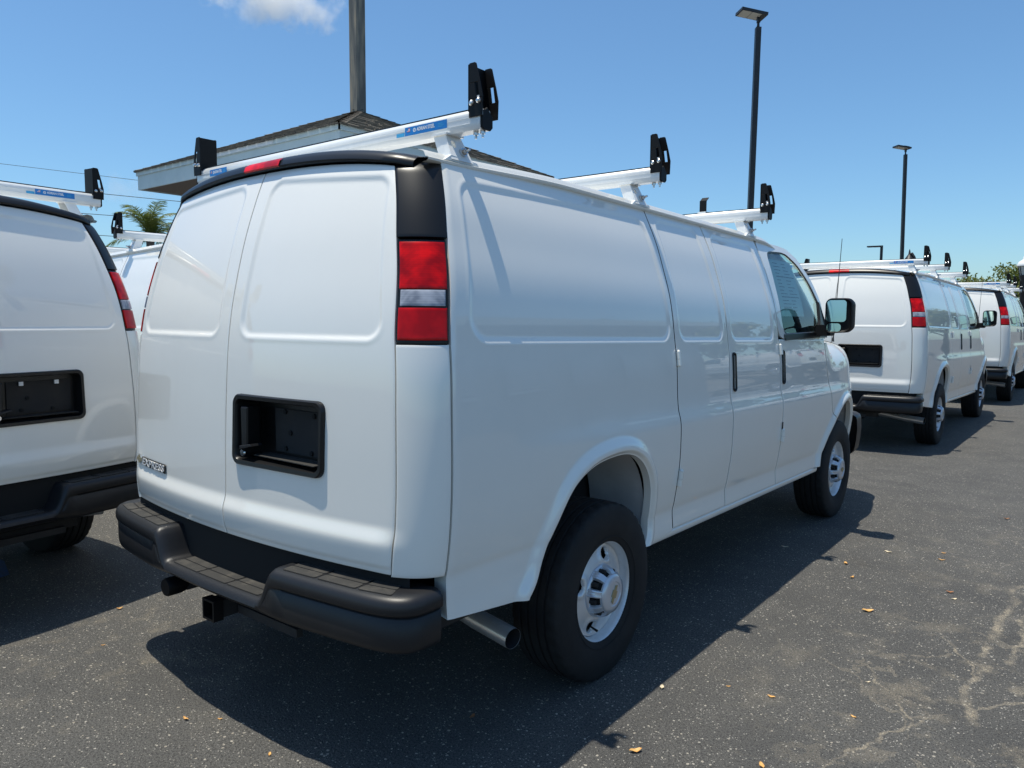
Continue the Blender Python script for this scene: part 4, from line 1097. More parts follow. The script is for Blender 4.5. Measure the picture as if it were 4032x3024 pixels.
        if decals:
            for x0, x1 in ((.545, .755), (-.785, -.640)):
                yd = yc - dp - .0014; mb = MB(); hgt = .030; zc_ = zc + .004; w_ = x1 - x0
                def qd(a, b_, c, d_, o, mat): mb.add([(a, yd - o, c), (b_, yd - o, c), (b_, yd - o, d_), (a, yd - o, d_)], [(0, 1, 2, 3)], mat)
                qd(x0, x1, zc_ - hgt / 2, zc_ + hgt / 2, 0, 'decal_blue')
                if x0 > 0: qd(x0 - .045, x0 - .003, zc_ - hgt / 2, zc_ - hgt / 2 + .013, 0, 'decal_light_blue')
                fx = x0 + .05 * w_; fw = .075 * w_
                for k in range(5): qd(fx, fx + fw, zc_ - .002 + k * .0024, zc_ + .0004 + k * .0024, .0004, 'decal_red' if k % 2 == 0 else 'decal_white')
                qd(fx, fx + fw * .45, zc_ + .003, zc_ + .010, .0007, 'decal_blue')
                cx = x0 + .235 * w_; rr_ = .0075; ring_ = [(cx + rr_ * math.cos(k * math.pi / 8), zc_ + .001 + rr_ * math.sin(k * math.pi / 8)) for k in range(16)]
                mb.add([(a, yd - .0004, c) for a, c in ring_], [tuple(range(16))], 'decal_white'); ring_ = [(cx + rr_ * .6 * math.cos(k * math.pi / 8), zc_ + .001 + rr_ * .6 * math.sin(k * math.pi / 8)) for k in range(16)]; mb.add([(a, yd - .0006, c) for a, c in ring_], [tuple(range(16))], 'decal_blue')
                for txt, xa, xw, hh, zo in (('ADRIAN STEEL', x0 + .29 * w_, .43 * w_, .0135, -.0045), ('A', cx - .003, .006, .0065, -.0025)):
                    V, F = text_mesh(txt, .02, offset=.0006)
                    V = (V - V.min(0)) / np.maximum(V.max(0) - V.min(0), 1e-9); mb.add([(xa + v[0] * xw, yd - .0008, zc_ + zo + v[1] * hh) for v in V], F, 'decal_white')
                for k in range(3): qd(x0 + .80 * w_, x0 + (.90 + .03 * (k % 2)) * w_, zc_ - .006 + k * .005, zc_ - .004 + k * .005, .0004, 'decal_light_blue')
                mb.build('rack_decal', b0, smooth=False)
        if stop is not None:
            mb = MB(); x_ = stop
            mb.box((x_, yc - .022, zc + h), (x_ + .055, yc + .022, zc + h + .012), 'rack_white'); mb.box((x_ + .004, yc - .003, zc + h + .010), (x_ + .050, yc + .003, zc + h + .085), 'powder_black')
            mb.prism([(yc - .003, zc + h + .082), (yc + .003, zc + h + .082), (yc + .036, zc + h + .105), (yc + .034, zc + h + .109)], 0, x_ + .004, x_ + .050, 'powder_black'); mb.build('ladder_hook', b0, smooth=False, recalc=True)
    bar(.470, 2.199, True); bar(1.752, 2.207, False); bar(3.170, 2.178, False, stop=.44)
    return van
hero = make_van()
tag(hero, 'white cargo van nearest the camera, seen from its right rear corner', 'van', 'white cargo vans with ladder racks')

# ------------------------------------------------------------------ the other vans
for (x, y, deg, lab) in ((-1.56, -.363, 95.3, 'white cargo van cut off by the left edge, its rear end toward the nearest van'),
                         (-2.18, 2.21, 86.0, 'white cargo van behind, of which only a strip of sunlit side shows between two vans'),
                         (-.01, 7.865, -.5, 'white cargo van parked directly ahead of the nearest van, lower in the row'),
                         (.18, 14.49, .6, 'farthest white cargo van, beside the black lantern post at the right edge')):
    v = copy_tree(hero)
    v.location = (x, y, 0); v.rotation_euler = (0, 0, R(deg)); v['label'] = lab
    if 'left edge' in lab:      # two pale screw clips in its plate panel
        rec_ = [g_ for d_ in v.children for g_ in d_.children if g_.name.startswith('plate_recess')][0]
        for cx_ in (.27, .44):
            mb = MB(); mb.box((cx_ - .010, .084, 1.175), (cx_ + .010, .0915, 1.195), 'decal_white'); mb.build('plate_clip', rec_, smooth=False)

# ------------------------------------------------------------------ kiosk with hipped shingle roof
def shingle_mat():
    m, nt, b = new_mat('shingle')
    tc = nd(nt, 'ShaderNodeTexCoord')
    n = nd(nt, 'ShaderNodeTexNoise'); n.inputs['Scale'].default_value = 3.0; n.inputs['Detail'].default_value = 8; n.inputs['Roughness'].default_value = .75
    nt.links.new(tc.outputs['Object'], n.inputs['Vector'])
    cr = nd(nt, 'ShaderNodeValToRGB'); cr.color_ramp.elements[0].position = .32; cr.color_ramp.elements[0].color = (.07, .062, .052, 1); cr.color_ramp.elements[1].position = .70; cr.color_ramp.elements[1].color = (.27, .235, .185, 1)
    nt.links.new(n.outputs['Fac'], cr.inputs[0])
    g_ = nd(nt, 'ShaderNodeTexNoise'); g_.inputs['Scale'].default_value = 90; nt.links.new(tc.outputs['Object'], g_.inputs['Vector'])
    mx = nd(nt, 'ShaderNodeMix'); mx.data_type = 'RGBA'; mx.blend_type = 'OVERLAY'; mx.inputs[0].default_value = .8
    nt.links.new(cr.outputs[0], mx.inputs[6]); nt.links.new(g_.outputs['Fac'], mx.inputs[7]); nt.links.new(mx.outputs[2], b.inputs['Base Color'])
    b.inputs['Roughness'].default_value = .92
shingle_mat()
kx0, kx1, ky0, ky1 = -10.77, -5.33, 4.88, 9.54
EZ = 4.0; AZ = 5.10; cxk, cyk = (kx0 + kx1) / 2, (ky0 + ky1) / 2
kio = empty('kiosk', (cxk, cyk, 0)); tag(kio, 'small kiosk with hipped brown shingle roof and pale grey-green fascia', 'kiosk')
L0 = (-cxk, -cyk)
def kl(x, y, z): return (x - cxk, y - cyk, z)
mb = MB(); ins = .9
mb.box(kl(kx0 + ins, ky0 + ins, 0), kl(kx1 - ins, ky1 - ins, EZ - .30), 'wall_paint'); mb.build('wall', kio, smooth=False)
mb = MB(); mb.box(kl(kx0 + .03, ky0 + .03, EZ - .292), kl(kx1 - .03, ky1 - .03, EZ - .285), 'soffit'); mb.build('soffit', kio, smooth=False)
for a, b_ in (((kx0, ky0, EZ - .31), (kx1, ky0 + .025, EZ - .012)), ((kx1 - .025, ky0 + .025, EZ - .31), (kx1, ky1 - .025, EZ - .012)), ((kx0, ky1 - .025, EZ - .31), (kx1, ky1, EZ - .012)), ((kx0, ky0 + .025, EZ - .31), (kx0 + .025, ky1 - .025, EZ - .012))):
    mb = MB(); mb.box(kl(*a), kl(*b_), 'fascia'); mb.build('fascia_board', kio, smooth=False)
for a, b_ in (((kx0 - .02, ky0 - .02, EZ - .075), (kx1 + .02, ky0 - .001, EZ - .005)), ((kx1 + .001, ky0 - .02, EZ - .075), (kx1 + .02, ky1 + .02, EZ - .005))):
    mb = MB(); mb.box(kl(*a), kl(*b_), 'fascia'); mb.build('drip_board', kio, smooth=False)
mb = MB(); mb.box(kl(-8.35, ky0 - .026, EZ - .065), kl(-6.75, ky0 - .021, EZ - .010), 'flashing'); mb.build('flashing', kio, smooth=False)
roofk = MB()
V = [kl(kx0, ky0, EZ), kl(kx1, ky0, EZ), kl(kx1, ky1, EZ), kl(kx0, ky1, EZ), kl(cxk + .10, cyk + .20, AZ)]
roofk.add(V, [(0, 1, 4), (1, 2, 4), (2, 3, 4), (3, 0, 4), (3, 2, 1, 0)], 'shingle'); roofo = roofk.build('roof', kio, smooth=False)
# courses of shingles: each tab a thin wedge of its own, slightly uneven
mb = MB(); apex = np.array([cxk + .10, cyk + .20, AZ])
cor = [np.array([kx0 - .05, ky0 - .05, EZ - .012]), np.array([kx1 + .05, ky0 - .05, EZ - .012]), np.array([kx1 + .05, ky1 + .05, EZ - .012]), np.array([kx0 - .05, ky1 + .05, EZ - .012])]
ncourse = 22
for fi in range(4):
    A_, B_ = cor[fi], cor[(fi + 1) % 4]; nrm = np.cross(B_ - A_, apex - A_); nrm /= np.linalg.norm(nrm)
    for c in range(ncourse):
        k0, k1 = c / ncourse, min(1, (c + 1.25) / ncourse)
        l0, r0 = A_ + (apex - A_) * k0, B_ + (apex - B_) * k0; l1, r1 = A_ + (apex - A_) * k1, B_ + (apex - B_) * k1
        wid = np.linalg.norm(r0 - l0); nt_ = max(1, int(wid / .24)); off = random.random()
        cuts = [0] + [min(1, max(0, (i + off * .9) / nt_)) for i in range(1, nt_)] + [1]
        for i in range(len(cuts) - 1):
            a, b2 = cuts[i] + .002, cuts[i + 1] - .002
            if b2 <= a: continue
            th = .016 + random.uniform(-.005, .010); dr = random.uniform(-.012, .012)
            p0 = l0 + (r0 - l0) * a + (l0 - l1) * dr; p1 = l0 + (r0 - l0) * b2 + (l0 - l1) * dr; p2 = l1 + (r1 - l1) * b2; p3 = l1 + (r1 - l1) * a
            V = [p0 + nrm * th, p1 + nrm * th, p2 + nrm * .003, p3 + nrm * .003, p0, p1]
            mb.add([kl(*q) for q in V], [(0, 1, 2, 3), (4, 5, 1, 0), (4, 0, 3), (5, 2, 1)], 'shingle')
    # hip caps
    for c in range(26):
        k0, k1 = c / 26, (c + 1.2) / 26; a, b2 = A_ + (apex - A_) * k0, A_ + (apex - A_) * min(1, k1); sd_ = (cor[fi - 1] - A_); sd_ /= np.linalg.norm(sd_); sd2 = (B_ - A_) / np.linalg.norm(B_ - A_)
        up = np.array([0, 0, .030 + random.uniform(-.004, .008)])
        V = [a + up, a + sd_ * .12 + up * .2 + np.array([0, 0, .02]), b2 + sd_ * .12 + np.array([0, 0, .02]), b2 + up * .5, a + sd2 * .12 + up * .2 + np.array([0, 0, .02]), b2 + sd2 * .12 + np.array([0, 0, .02])]
        mb.add([kl(*q) for q in V], [(0, 3, 2, 1), (0, 4, 5, 3)], 'shingle')
sh = mb.build('shingle_tabs', roofo, smooth=False); sh['kind'] = 'stuff'

# rusty steel column rising beyond the kiosk roof
def rusty():
    m, nt, b = new_mat('column_steel')
    tc = nd(nt, 'ShaderNodeTexCoord'); n = nd(nt, 'ShaderNodeTexNoise'); n.inputs['Scale'].default_value = 2.2; n.inputs['Detail'].default_value = 8
    mp = nd(nt, 'ShaderNodeMapping'); mp.inputs['Scale'].default_value = (6, 6, .8); nt.links.new(tc.outputs['Object'], mp.inputs[0]); nt.links.new(mp.outputs[0], n.inputs['Vector'])
    cr = nd(nt, 'ShaderNodeValToRGB'); e = cr.color_ramp.elements; e[0].position = .38; e[0].color = (.10, .10, .09, 1); e[1].position = .72; e[1].color = (.32, .26, .18, 1); k = e.new(.56); k.color = (.20, .185, .15, 1)
    nt.links.new(n.outputs['Fac'], cr.inputs[0]); nt.links.new(cr.outputs[0], b.inputs['Base Color']); b.inputs['Roughness'].default_value = .7
rusty()
simple('rust', (.20, .075, .03), rough=.9, var=(12, (.08, .04, .025), .4, .7))
clm = empty('steel_column', (cxk + .10, cyk + .20, 0), R(-3)); tag(clm, 'tall weathered steel column rising above the kiosk roof', 'column')
mb = MB(); hw_ = .098
mb.prism([(-hw_, -hw_), (hw_, -hw_), (hw_, hw_), (-hw_, hw_)], 2, 0, 10.5, 'column_steel', .004); mb.build('shaft', clm, smooth=False)
mb = MB()
for z_ in (5.0,): mb.box((-hw_ - .004, -hw_ - .004, 8.02), (hw_ + .004, hw_ + .004, 8.045), 'rust')
mb.build('weld_band', clm, smooth=False)
mb = MB(); mb.box((-hw_ - .006, -hw_ - .006, 8.70), (hw_ + .006, hw_ + .006, 8.82), 'rust')
for sx_ in (-1, 1):
    mb.box((sx_ * .155 - .055, -.02, 8.69), (sx_ * .155 + .055, .02, 8.72), 'rust'); mb.box((sx_ * .195 - .012, -.03, 8.70), (sx_ * .195 + .012, .03, 8.78), 'rust')
mb.build('clamp_band', clm, smooth=False)
mb = MB(); mb.prism([(-.062, 8.05), (-.03, 8.05), (-.005, 8.60), (-.062, 8.60)], 1, -hw_ - .008, -hw_ - .001, 'column_steel'); mb.build('stiffener', clm, smooth=False)

# ------------------------------------------------------------------ lamp posts
def lamp_post(x, y, h, lab, head_dir=180, lean=(0, 0), w=.052):
    t = empty('lamp_post', (x, y, 0)); tag(t, lab, 'lamp post', 'square lamp posts with flat heads')
    t.rotation_euler = (Vector((0, 0, 1)).rotation_difference(Vector((lean[0], lean[1], h))).to_matrix() @ Matrix.Rotation(R(37), 3, 'Z')).to_euler()
    mb = MB(); mb.prism([(-w, -w), (w, -w), (w, w), (-w, w)], 2, 0, h, 'pole_dark', .004); mb.build('pole', t, smooth=False)
    mb = MB(); mb.tube([(0, 0, h), (0, 0, h + .10)], [.03, .022], 'pole_dark', 12); mb.box((-.03, -.03, h + .09), (.03, .03, h + .20), 'pole_dark'); mb.build('bracket', t, smooth=False)
    mb = MB(); a = R(head_dir); c, s_ = math.cos(a), math.sin(a)
    M_ = Matrix.Translation((0, 0, h + .20)) @ Matrix.Rotation(a, 4, 'Z') @ Matrix.Rotation(R(-8), 4, 'Y')
    mb.box((-.12, -.17, .0), (.42, .17, .055), 'pole_dark', M_); mb.box((-.10, -.06, .055), (.10, .06, .10), 'pole_dark', M_); hd = mb.build('lamp_head', t, smooth=False)
    for q in ((.0, .19), (.20, .39)):
        mb = MB(); mb.box((q[0], -.15, -.006), (q[1], .15, -.0005), 'lamp_glass', M_); mb.build('lens', hd, smooth=False)
lamp_post(-3.332, 13.647, 7.30, 'tall dark square lamp post with flat head behind the nearest van', 188, (.057, .045))
lamp_post(-3.692, 29.851, 7.60, 'dark lamp post behind the van ahead, second tallest', 188, (-.089, -.071))
t = empty('street_lamp', (-12.6, 66.0, 0)); tag(t, 'distant thin lamp post with short arm to the left', 'street lamp')
mb = MB(); mb.tube([(0, 0, 0), (0, 0, 7.55)], .11, 'pole_dark', 8); mb.build('pole', t)
mb = MB(); mb.box((-.55, -.45, 7.42), (.05, .05, 7.52), 'pole_dark'); mb.box((-.95, -.75, 7.40), (-.45, -.3, 7.50), 'pole_dark'); mb.build('lamp_head', t, smooth=False)
def bell(x, y, h, lab, s_=1.0):
    t = empty('pendant_lamp', (x, y, 0)); tag(t, lab, 'street lamp')
    mb = MB(); mb.tube([(.12 * s_, 0, 0), (.12 * s_, 0, h), (.10 * s_, 0, h + .1), (.03, 0, h + .22 * s_), (0, 0, h + .2 * s_)], .035 * s_, 'pole_dark', 8); mb.build('pole', t)
    mb = MB(); mb.lathe([(.0, .40), (.02, .34), (.03, .25), (.05, .22), (.09, .16), (.16, .06), (.20, .0), (.17, .0), (0, .10)], 2, (-.03, 0, h - .05), 'pole_dark', 20); mb.build('shade', t)
bell(-2.05, 22.6, 3.20, 'small bell-shaped lamp on a post behind the van ahead')
# black lantern post at the right edge
t = empty('lantern_post', (.56, 24.6, 0)); tag(t, 'black lantern post with pale hood at the right edge', 'street lamp')
mb = MB(); mb.lathe([(.20, 0), (.20, .5), (.13, .6), (.115, 2.3), (.15, 2.36), (.12, 2.45), (.10, 2.60), (.17, 2.78), (.17, 2.82)], 2, (0, 0, 0), 'pole_dark', 20); mb.build('post', t)
mb = MB(); mb.lathe([(.14, 2.80), (.20, 3.08)], 2, (0, 0, 0), 'lamp_glass', 8)
mb.build('lantern_glass', t, smooth=False)
for k in range(8):
    a = k * math.pi / 4; mb = MB(); mb.tube([(.145 * math.cos(a), .145 * math.sin(a), 2.79), (.205 * math.cos(a), .205 * math.sin(a), 3.09)], .012, 'pole_dark', 6); mb.build('glazing_bar', t)
mb = MB(); mb.lathe([(.235, 3.07), (.24, 3.10), (.19, 3.20), (.10, 3.26), (.085, 3.34), (.05, 3.38), (.012, 3.40), (.010, 3.48), (0, 3.49)], 2, (0, 0, 0), 'louvre', 20); mb.build('hood', t)

# ------------------------------------------------------------------ overhead wires with their poles
def wire(name_lab, a, b_, sag, r_=.012):
    pts = []
    for k in range(25):
        t_ = k / 24; p_ = np.array(a) * (1 - t_) + np.array(b_) * t_; p_[2] -= sag * 4 * t_ * (1 - t_); pts.append(p_)
    mb = MB(); mb.tube(pts, r_, 'wire', 6); tag(mb.build('power_line', smooth=True), name_lab, 'wire', 'power lines at the left')
d_ = np.array([27.48 - 29.69, 13.47 - 11.74, 0]); dirx = np.array([2.3, 1.78, 0]) / 2.91
def wl(p, s0, s1, slope): p = np.array(p); return p + dirx * s0 + np.array([0, 0, slope * s0]), p + dirx * s1 + np.array([0, 0, slope * s1])
for lab, p, sl in (('uppermost faint power line across the sky at the left', (-29.05, 12.41, 7.06), -.115), ('power line just under the kiosk eave at the left', (-28.0, 13.1, 6.24), -.095),
                   ('power line crossing the palm top', (-28.6, 12.6, 5.50), -.07), ('lowest power line, behind the rack stop at the left', (-28.85, 12.3, 4.71), -.06)):
    a, b_ = wl(p, -22, 16, sl); wire(lab, a, b_, .05, .009 if 'faint' in lab else .013)
for s0, lab in ((-22, 'wooden utility pole out of frame at the left'), (16, 'wooden utility pole hidden behind the kiosk')):
    p = np.array((-28.6, 12.7, 0)) + dirx * s0; t = empty('utility_pole', tuple(p)); tag(t, lab, 'utility pole')
    hh = 10.2 if s0 < 0 else 5.6
    mb = MB(); mb.tube([(0, 0, 0), (0, 0, hh)], [.14, .10], 'wood_pole', 12); mb.build('pole', t)
    mb = MB(); mb.box((-.7, -.06, hh - .5), (.7, .06, hh - .38), 'wood_pole', Matrix.Rotation(R(128), 4, 'Z')); mb.build('crossarm', t, smooth=False)

# ------------------------------------------------------------------ vegetation
def palm(x, y, h, lab, nf=22, L=2.2, seed=3):
    rr_ = random.Random(seed); t = empty('palm_tree', (x, y, 0)); tag(t, lab, 'palm tree')
    mb = MB(); mb.tube([(0, 0, 0), (.06, .02, h * .5), (0, 0, h)], [.20, .15, .13], 'trunk', 14); mb.build('trunk', t)
    crown = empty('crown', (0, 0, h)); crown.parent = t
    for k in range(nf):
        az = k * 2.399 + rr_.uniform(-.2, .2); el = R(rr_.choice([82, 70, 55, 40, 25, 8, -10])) if k > 2 else R(80 - k * 8)
        ln = L * rr_.uniform(.8, 1.05); mb = MB(); pts = []; p_ = np.array([0, 0, 0.]); e_ = el; n = 16
        for i in range(n + 1):
            pts.append(p_.copy()); p_ = p_ + ln / n * np.array([math.cos(az) * math.cos(e_), math.sin(az) * math.cos(e_), math.sin(e_)]); e_ -= (.055 + .05 * i / n) * (1.25 if el > .6 else .9)
        mb.tube(pts, list(np.linspace(.022, .005, n + 1)), 'palm_leaf', 5)
        sd_ = np.array([-math.sin(az), math.cos(az), 0])
        for i in range(3, n * 5):
            f = i / (n * 5); a = pts[int(f * n)] * (1 - (f * n) % 1) + pts[min(n, int(f * n) + 1)] * ((f * n) % 1); tg_ = pts[min(n, int(f * n) + 1)] - pts[int(f * n)]; tg_ /= np.linalg.norm(tg_); upv = np.cross(tg_, sd_)
            for sg in (-1, 1):
                l_ = .52 * math.sin(math.pi * (.12 + .80 * f)) ** .7 * ln / 2.2 * rr_.uniform(.8, 1.1); dr = sd_ * sg * .75 + tg_ * .75 - abs(upv) * 0 + np.array([0, 0, rr_.uniform(-.45, .12)]); dr /= np.linalg.norm(dr)
                w_ = .013; mid = a + dr * l_ * .5; tip = a + dr * l_ + np.array([0, 0, -.14 * l_ ** 1])
                mb.add([a - tg_ * w_ * .6, a + tg_ * w_ * .6, mid + tg_ * w_, tip, mid - tg_ * w_], [(0, 1, 2, 4), (4, 2, 3)], 'palm_leaf')
        mb.build('frond', crown, smooth=False)
palm(-23.55, 11.35, 4.2, 'palm tree at the left, its fronds above the van behind', 15, 1.75, 8)

def tree(x, y, h, spread, lab, seed, nleaf=2600, low=.35, leaf=.10, group=None, flat=.55):
    rr_ = np.random.default_rng(seed); t = empty('tree', (x, y, 0)); tag(t, lab, 'tree', group)
    mb = MB(); tips = []
    def limb(p, d, l, r_, lev):
        pts = [p]; dd = d
        for i in range(4):
            dd = dd + rr_.normal(0, .16, 3) + np.array([0, 0, .06]); dd /= np.linalg.norm(dd); pts.append(pts[-1] + dd * l / 4)
        mb.tube(pts, list(np.linspace(r_, r_ * .55, 5)), 'trunk', 7 if lev < 2 else 5)
        if lev >= 2: tips.append((pts[-1], l)); tips.append((pts[2], l))
        if lev < 3:
            for k in range(3 if lev else 5):
                az = rr_.uniform(0, 6.28); el = rr_.uniform(.15, .9); nd_ = np.array([math.cos(az) * math.cos(el), math.sin(az) * math.cos(el), math.sin(el)]); nd_ = nd_ * .75 + dd * .45; nd_ /= np.linalg.norm(nd_)
                limb(pts[-1] if k else pts[3], nd_, l * rr_.uniform(.55, .75), r_ * .5, lev + 1)
    limb(np.array([0, 0, 0.]), np.array([0, 0, 1.]), h * low, .045 * h ** .8, 0)
    mb.build('trunk', t)
    T = np.array([q[0] for q in tips]); sc = spread / max(1e-3, np.abs(T[:, :2]).max()); 
    mb = MB(); V = []; F = []
    per = max(1, nleaf // len(T))
    for q, l in tips:
        c = rr_.normal(0, 1, (per, 3)) * np.array([l * .55, l * .55, l * .55 * flat]); c = c[np.linalg.norm(c / l, axis=1) < 1.2]
        for d_ in c:
            p_ = q + d_; a = rr_.normal(0, 1, 3); a /= np.linalg.norm(a); b2 = np.cross(a, rr_.normal(0, 1, 3)); b2 /= np.linalg.norm(b2); s_ = leaf * rr_.uniform(.6, 1.3); o = len(V)
            V += [p_ - a * s_, p_ + b2 * s_ * .45, p_ + a * s_, p_ - b2 * s_ * .45]; F.append((o, o + 1, o + 2, o + 3))
    mb.add(V, F, 'tree_leaf'); mb.build('crown', t, smooth=False)
    return t
tree(-4.6, 50.0, 5.1, 2.2, 'light green tree behind the farthest vans, left of two crowns', 21, 6000, .36, .11, 'trees beyond the vans at the right')
tree(-2.0, 52.5, 4.9, 2.4, 'light green tree nearest the black lantern at the right edge', 5, 6000, .38, .11, 'trees beyond the vans at the right')

# ------------------------------------------------------------------ across the lot, seen mirrored in the vans' sides
bld = empty('building', (11.5, 13.5, 0)); tag(bld, 'low stucco building with louvred windows, mirrored in the van side', 'building')
mb = MB(); mb.box((-2.5, -6.5, 0), (2.5, 6.5, 3.3), 'stucco'); mb.build('wall', bld, smooth=False)
mb = MB(); mb.box((-3.1, -7.1, 3.3), (3.1, 7.1, 3.55), 'fascia'); mb.build('roof', bld, smooth=False)
for k in range(5):
    y0_ = -5.6 + k * 2.4
    mb = MB(); mb.box((-2.53, y0_, .75), (-2.50, y0_ + 1.5, 2.6), 'dark_glass'); wdw = mb.build('window', bld, smooth=False)
    for q in range(14):
        mb = MB(); mb.box((-2.60, y0_ + .03, .80 + q * .128), (-2.535, y0_ + 1.47, .87 + q * .128), 'louvre'); mb.build('louvre_slat', wdw, smooth=False)
for k, (x, y) in enumerate(((7.8, 27), (8.2, 31), (8.6, 35), (9.0, 39))):
    v = copy_tree(hero); v.location = (x, y, 0); v.rotation_euler = (0, 0, R(-84)); v['label'] = ['white cargo van beyond the louvred building, mirrored in the van ahead', 'second white cargo van beyond the louvred building, mirrored only', 'third white cargo van beyond the louvred building, mirrored only', 'last white cargo van beyond the louvred building, mirrored only'][k]
for k, (x, y, h) in enumerate(((9, 56, 7.5), (13, 62, 8.5), (18, 58, 8), (17, 40, 7), (16, 28, 8), (22, 48, 9))):
    tree(x, y, h, 3, ['green tree far down the lot, first of the mirrored row', 'green tree far down the lot, second of the mirrored row', 'green tree far down the lot, third of the mirrored row', 'green tree behind the parked vans across the lot, mirrored only', 'green tree behind the louvred building, mirrored only', 'tallest green tree across the lot, mirrored only'][k], 40 + k, 2600, .34, .20, 'trees across the lot')

# ------------------------------------------------------------------ fallen leaves
def leaf_mesh(mat, L=.050, W=.011, curl=.006):
    mb = MB(); P = []
    for i in range(7):
        t_ = i / 6; w_ = W * math.sin(math.pi * min(1, t_ * .96 + .02)) ** .8
        P.append([((t_ - .5) * L, s_ * w_, .004 + curl * (abs(s_) * .6 + (t_ - .5) ** 2 * 1.6) + .002 * math.sin(t_ * 9)) for s_ in (-1, -.5, 0, .5, 1)])
    mb.grid(np.array(P), mat); return mb.build('fallen_leaf', None)
LEAVES = [(1.375, .747, 1.2, 'y'), (1.687, 2.664, 1.5, 'y'), (1.382, 3.406, 1, 'y'), (1.482, 3.16, .9, 'y'), (1.839, 3.873, 1, 'y'), (1.824, 4.046, .7, 'y'), (1.978, 3.254, 1, 'b'), (1.612, 1.439, .8, 'y'), (1.755, .945, .9, 'y'), (1.914, 1.485, .6, 'y'), (1.441, 1.413, .5, 'y'), (2.053, 5.331, 1.1, 'b'),
          (1.533, 3.835, 1.2, 'p'), (2.014, 3.151, .8, 'p'), (.965, 3.514, 1.2, 'p'), (1.231, 1.226, .8, 'p'), (-.063, -.143, .8, 'y'), (-1.369, .2, .8, 'y'), (.384, -.076, .6, 'y'), (.772, .557, .9, 'b'), (-.981, -.05, .5, 'y'), (.038, -.061, .5, 'y'), (1.887, 1.823, .6, 'p')]
protos = {}
near = ['beside the shadow of the rear ladder stop', 'largest on the open asphalt at the right', 'near the shadow of the foremost ladder stop', 'just behind another near the van shadow edge', 'one of two near the mirror shadow', 'smaller of two near the mirror shadow', 'reddish brown at the right edge', 'lying on a pale sandy patch', 'at the bottom edge right of the shadow', 'small, among the sandy cracks', 'tiny, between wheel shadow and sandy patch', 'dry brown beyond the mirror shadow',
        'pale, beyond the van shadow', 'pale, at the right edge of the lot', 'pale, in the van shadow by the side doors', 'pale, at the shadow edge below the rear wheel', 'left of the big shadow at the bottom', 'left of the tow hitch', 'at the bottom edge of the big shadow', 'brown, inside the big shadow below the bumper', 'small, left of the trailer socket', 'tiny, on the edge of the big shadow', 'pale crumb in the sandy area']
for (x, y, s_, kd), nm in zip(LEAVES, near):
    if kd not in protos: o = protos[kd] = leaf_mesh({'y': 'leaf_yellow', 'b': 'leaf_brown', 'p': 'leaf_pale'}[kd])
    else: o = protos[kd].copy(); col.objects.link(o)
    o.location = (x, y, 0); o.rotation_euler = (0, 0, random.uniform(0, 6.28)); o.scale = (s_ * .80, s_ * random.uniform(.6, 1.0), s_ * random.uniform(.5, 1.2))
    tag(o, 'fallen leaf ' + nm, 'leaf', 'fallen leaves on the asphalt')

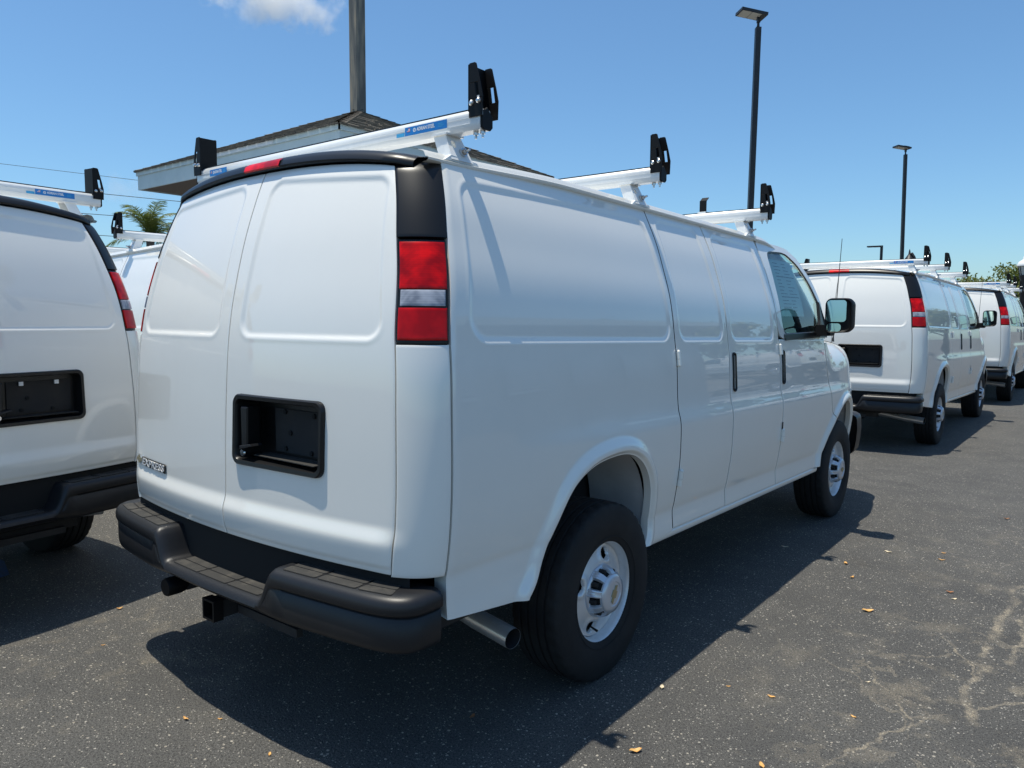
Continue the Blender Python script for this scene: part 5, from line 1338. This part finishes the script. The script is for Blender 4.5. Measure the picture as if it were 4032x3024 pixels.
# ------------------------------------------------------------------ clouds: soft volumes high above the far end of the lot
def cloud(lab, direction, dist, size, seed, dens, puffs=9, flat=.5):
    d_ = np.array(direction); d_ = d_ / np.linalg.norm(d_); c = np.array([2.6, -1.5, 1.5]) + d_ * dist
    rr_ = np.random.default_rng(seed); bm = bmesh.new()
    bmesh.ops.create_icosphere(bm, subdivisions=3, radius=1.0)
    for v in bm.verts: v.co = Vector((v.co.x * size[0], v.co.y * size[1], v.co.z * size[2]))
    me = bpy.data.meshes.new('cloud'); bm.to_mesh(me); bm.free()
    m = bpy.data.materials.new('cloud_vapour'); m.use_nodes = True; nt = m.node_tree; nt.nodes.remove(nt.nodes['Principled BSDF'])
    tc = nd(nt, 'ShaderNodeTexCoord')
    mp = nd(nt, 'ShaderNodeMapping'); mp.inputs['Scale'].default_value = (1 / size[0], 1 / size[1], 1 / size[2]); nt.links.new(tc.outputs['Object'], mp.inputs[0])
    ln = nd(nt, 'ShaderNodeVectorMath', operation='LENGTH'); nt.links.new(mp.outputs[0], ln.inputs[0])
    n = nd(nt, 'ShaderNodeTexNoise'); n.inputs['Scale'].default_value = 2.6 / size[0]; n.inputs['Detail'].default_value = 5; n.inputs['Roughness'].default_value = .62
    mp2 = nd(nt, 'ShaderNodeMapping'); mp2.inputs['Location'].default_value = (seed * 13.7, seed * 3.1, seed); nt.links.new(tc.outputs['Object'], mp2.inputs[0]); nt.links.new(mp2.outputs[0], n.inputs['Vector'])
    a = nd(nt, 'ShaderNodeMath', operation='MULTIPLY_ADD'); a.inputs[1].default_value = -.42; nt.links.new(ln.outputs['Value'], a.inputs[0]); nt.links.new(n.outputs['Fac'], a.inputs[2])
    mr = nd(nt, 'ShaderNodeMapRange'); mr.inputs[1].default_value = .235; mr.inputs[2].default_value = .40; mr.inputs[4].default_value = dens; nt.links.new(a.outputs[0], mr.inputs[0])
    pv = nd(nt, 'ShaderNodeVolumePrincipled'); pv.inputs['Color'].default_value = (1, 1, 1, 1); pv.inputs['Anisotropy'].default_value = .2; nt.links.new(mr.outputs[0], pv.inputs['Density'])
    nt.links.new(pv.outputs[0], nt.nodes['Material Output'].inputs['Volume'])
    me.materials.append(m); o = bpy.data.objects.new('cloud', me); col.objects.link(o); o.location = tuple(c)
    o.rotation_euler = (0, 0, math.atan2(d_[1], d_[0]) + math.pi / 2)
    tag(o, lab, 'cloud', 'clouds in the sky')
cloud('white puffy cloud cut off by the top edge', (-.768, .530, .366), 900, (88, 60, 46), 3, .042)
cloud('small faint cloud under the kiosk eave at the left', (-.900, .414, .143), 1100, (60, 40, 26), 5, .006)

# corner of a blue painted bay marking under the left van
mb = MB(); mb.add([(-2.95, -.02, .004), (-2.36, -.10, .004), (-2.40, .03, .004), (-2.70, .10, .004), (-2.98, .10, .004)], [(0, 1, 2, 3, 4)], 'bay_blue')
tag(mb.build('bay_marking', smooth=False), 'corner of blue paint on the asphalt under the left van', 'paint marking')
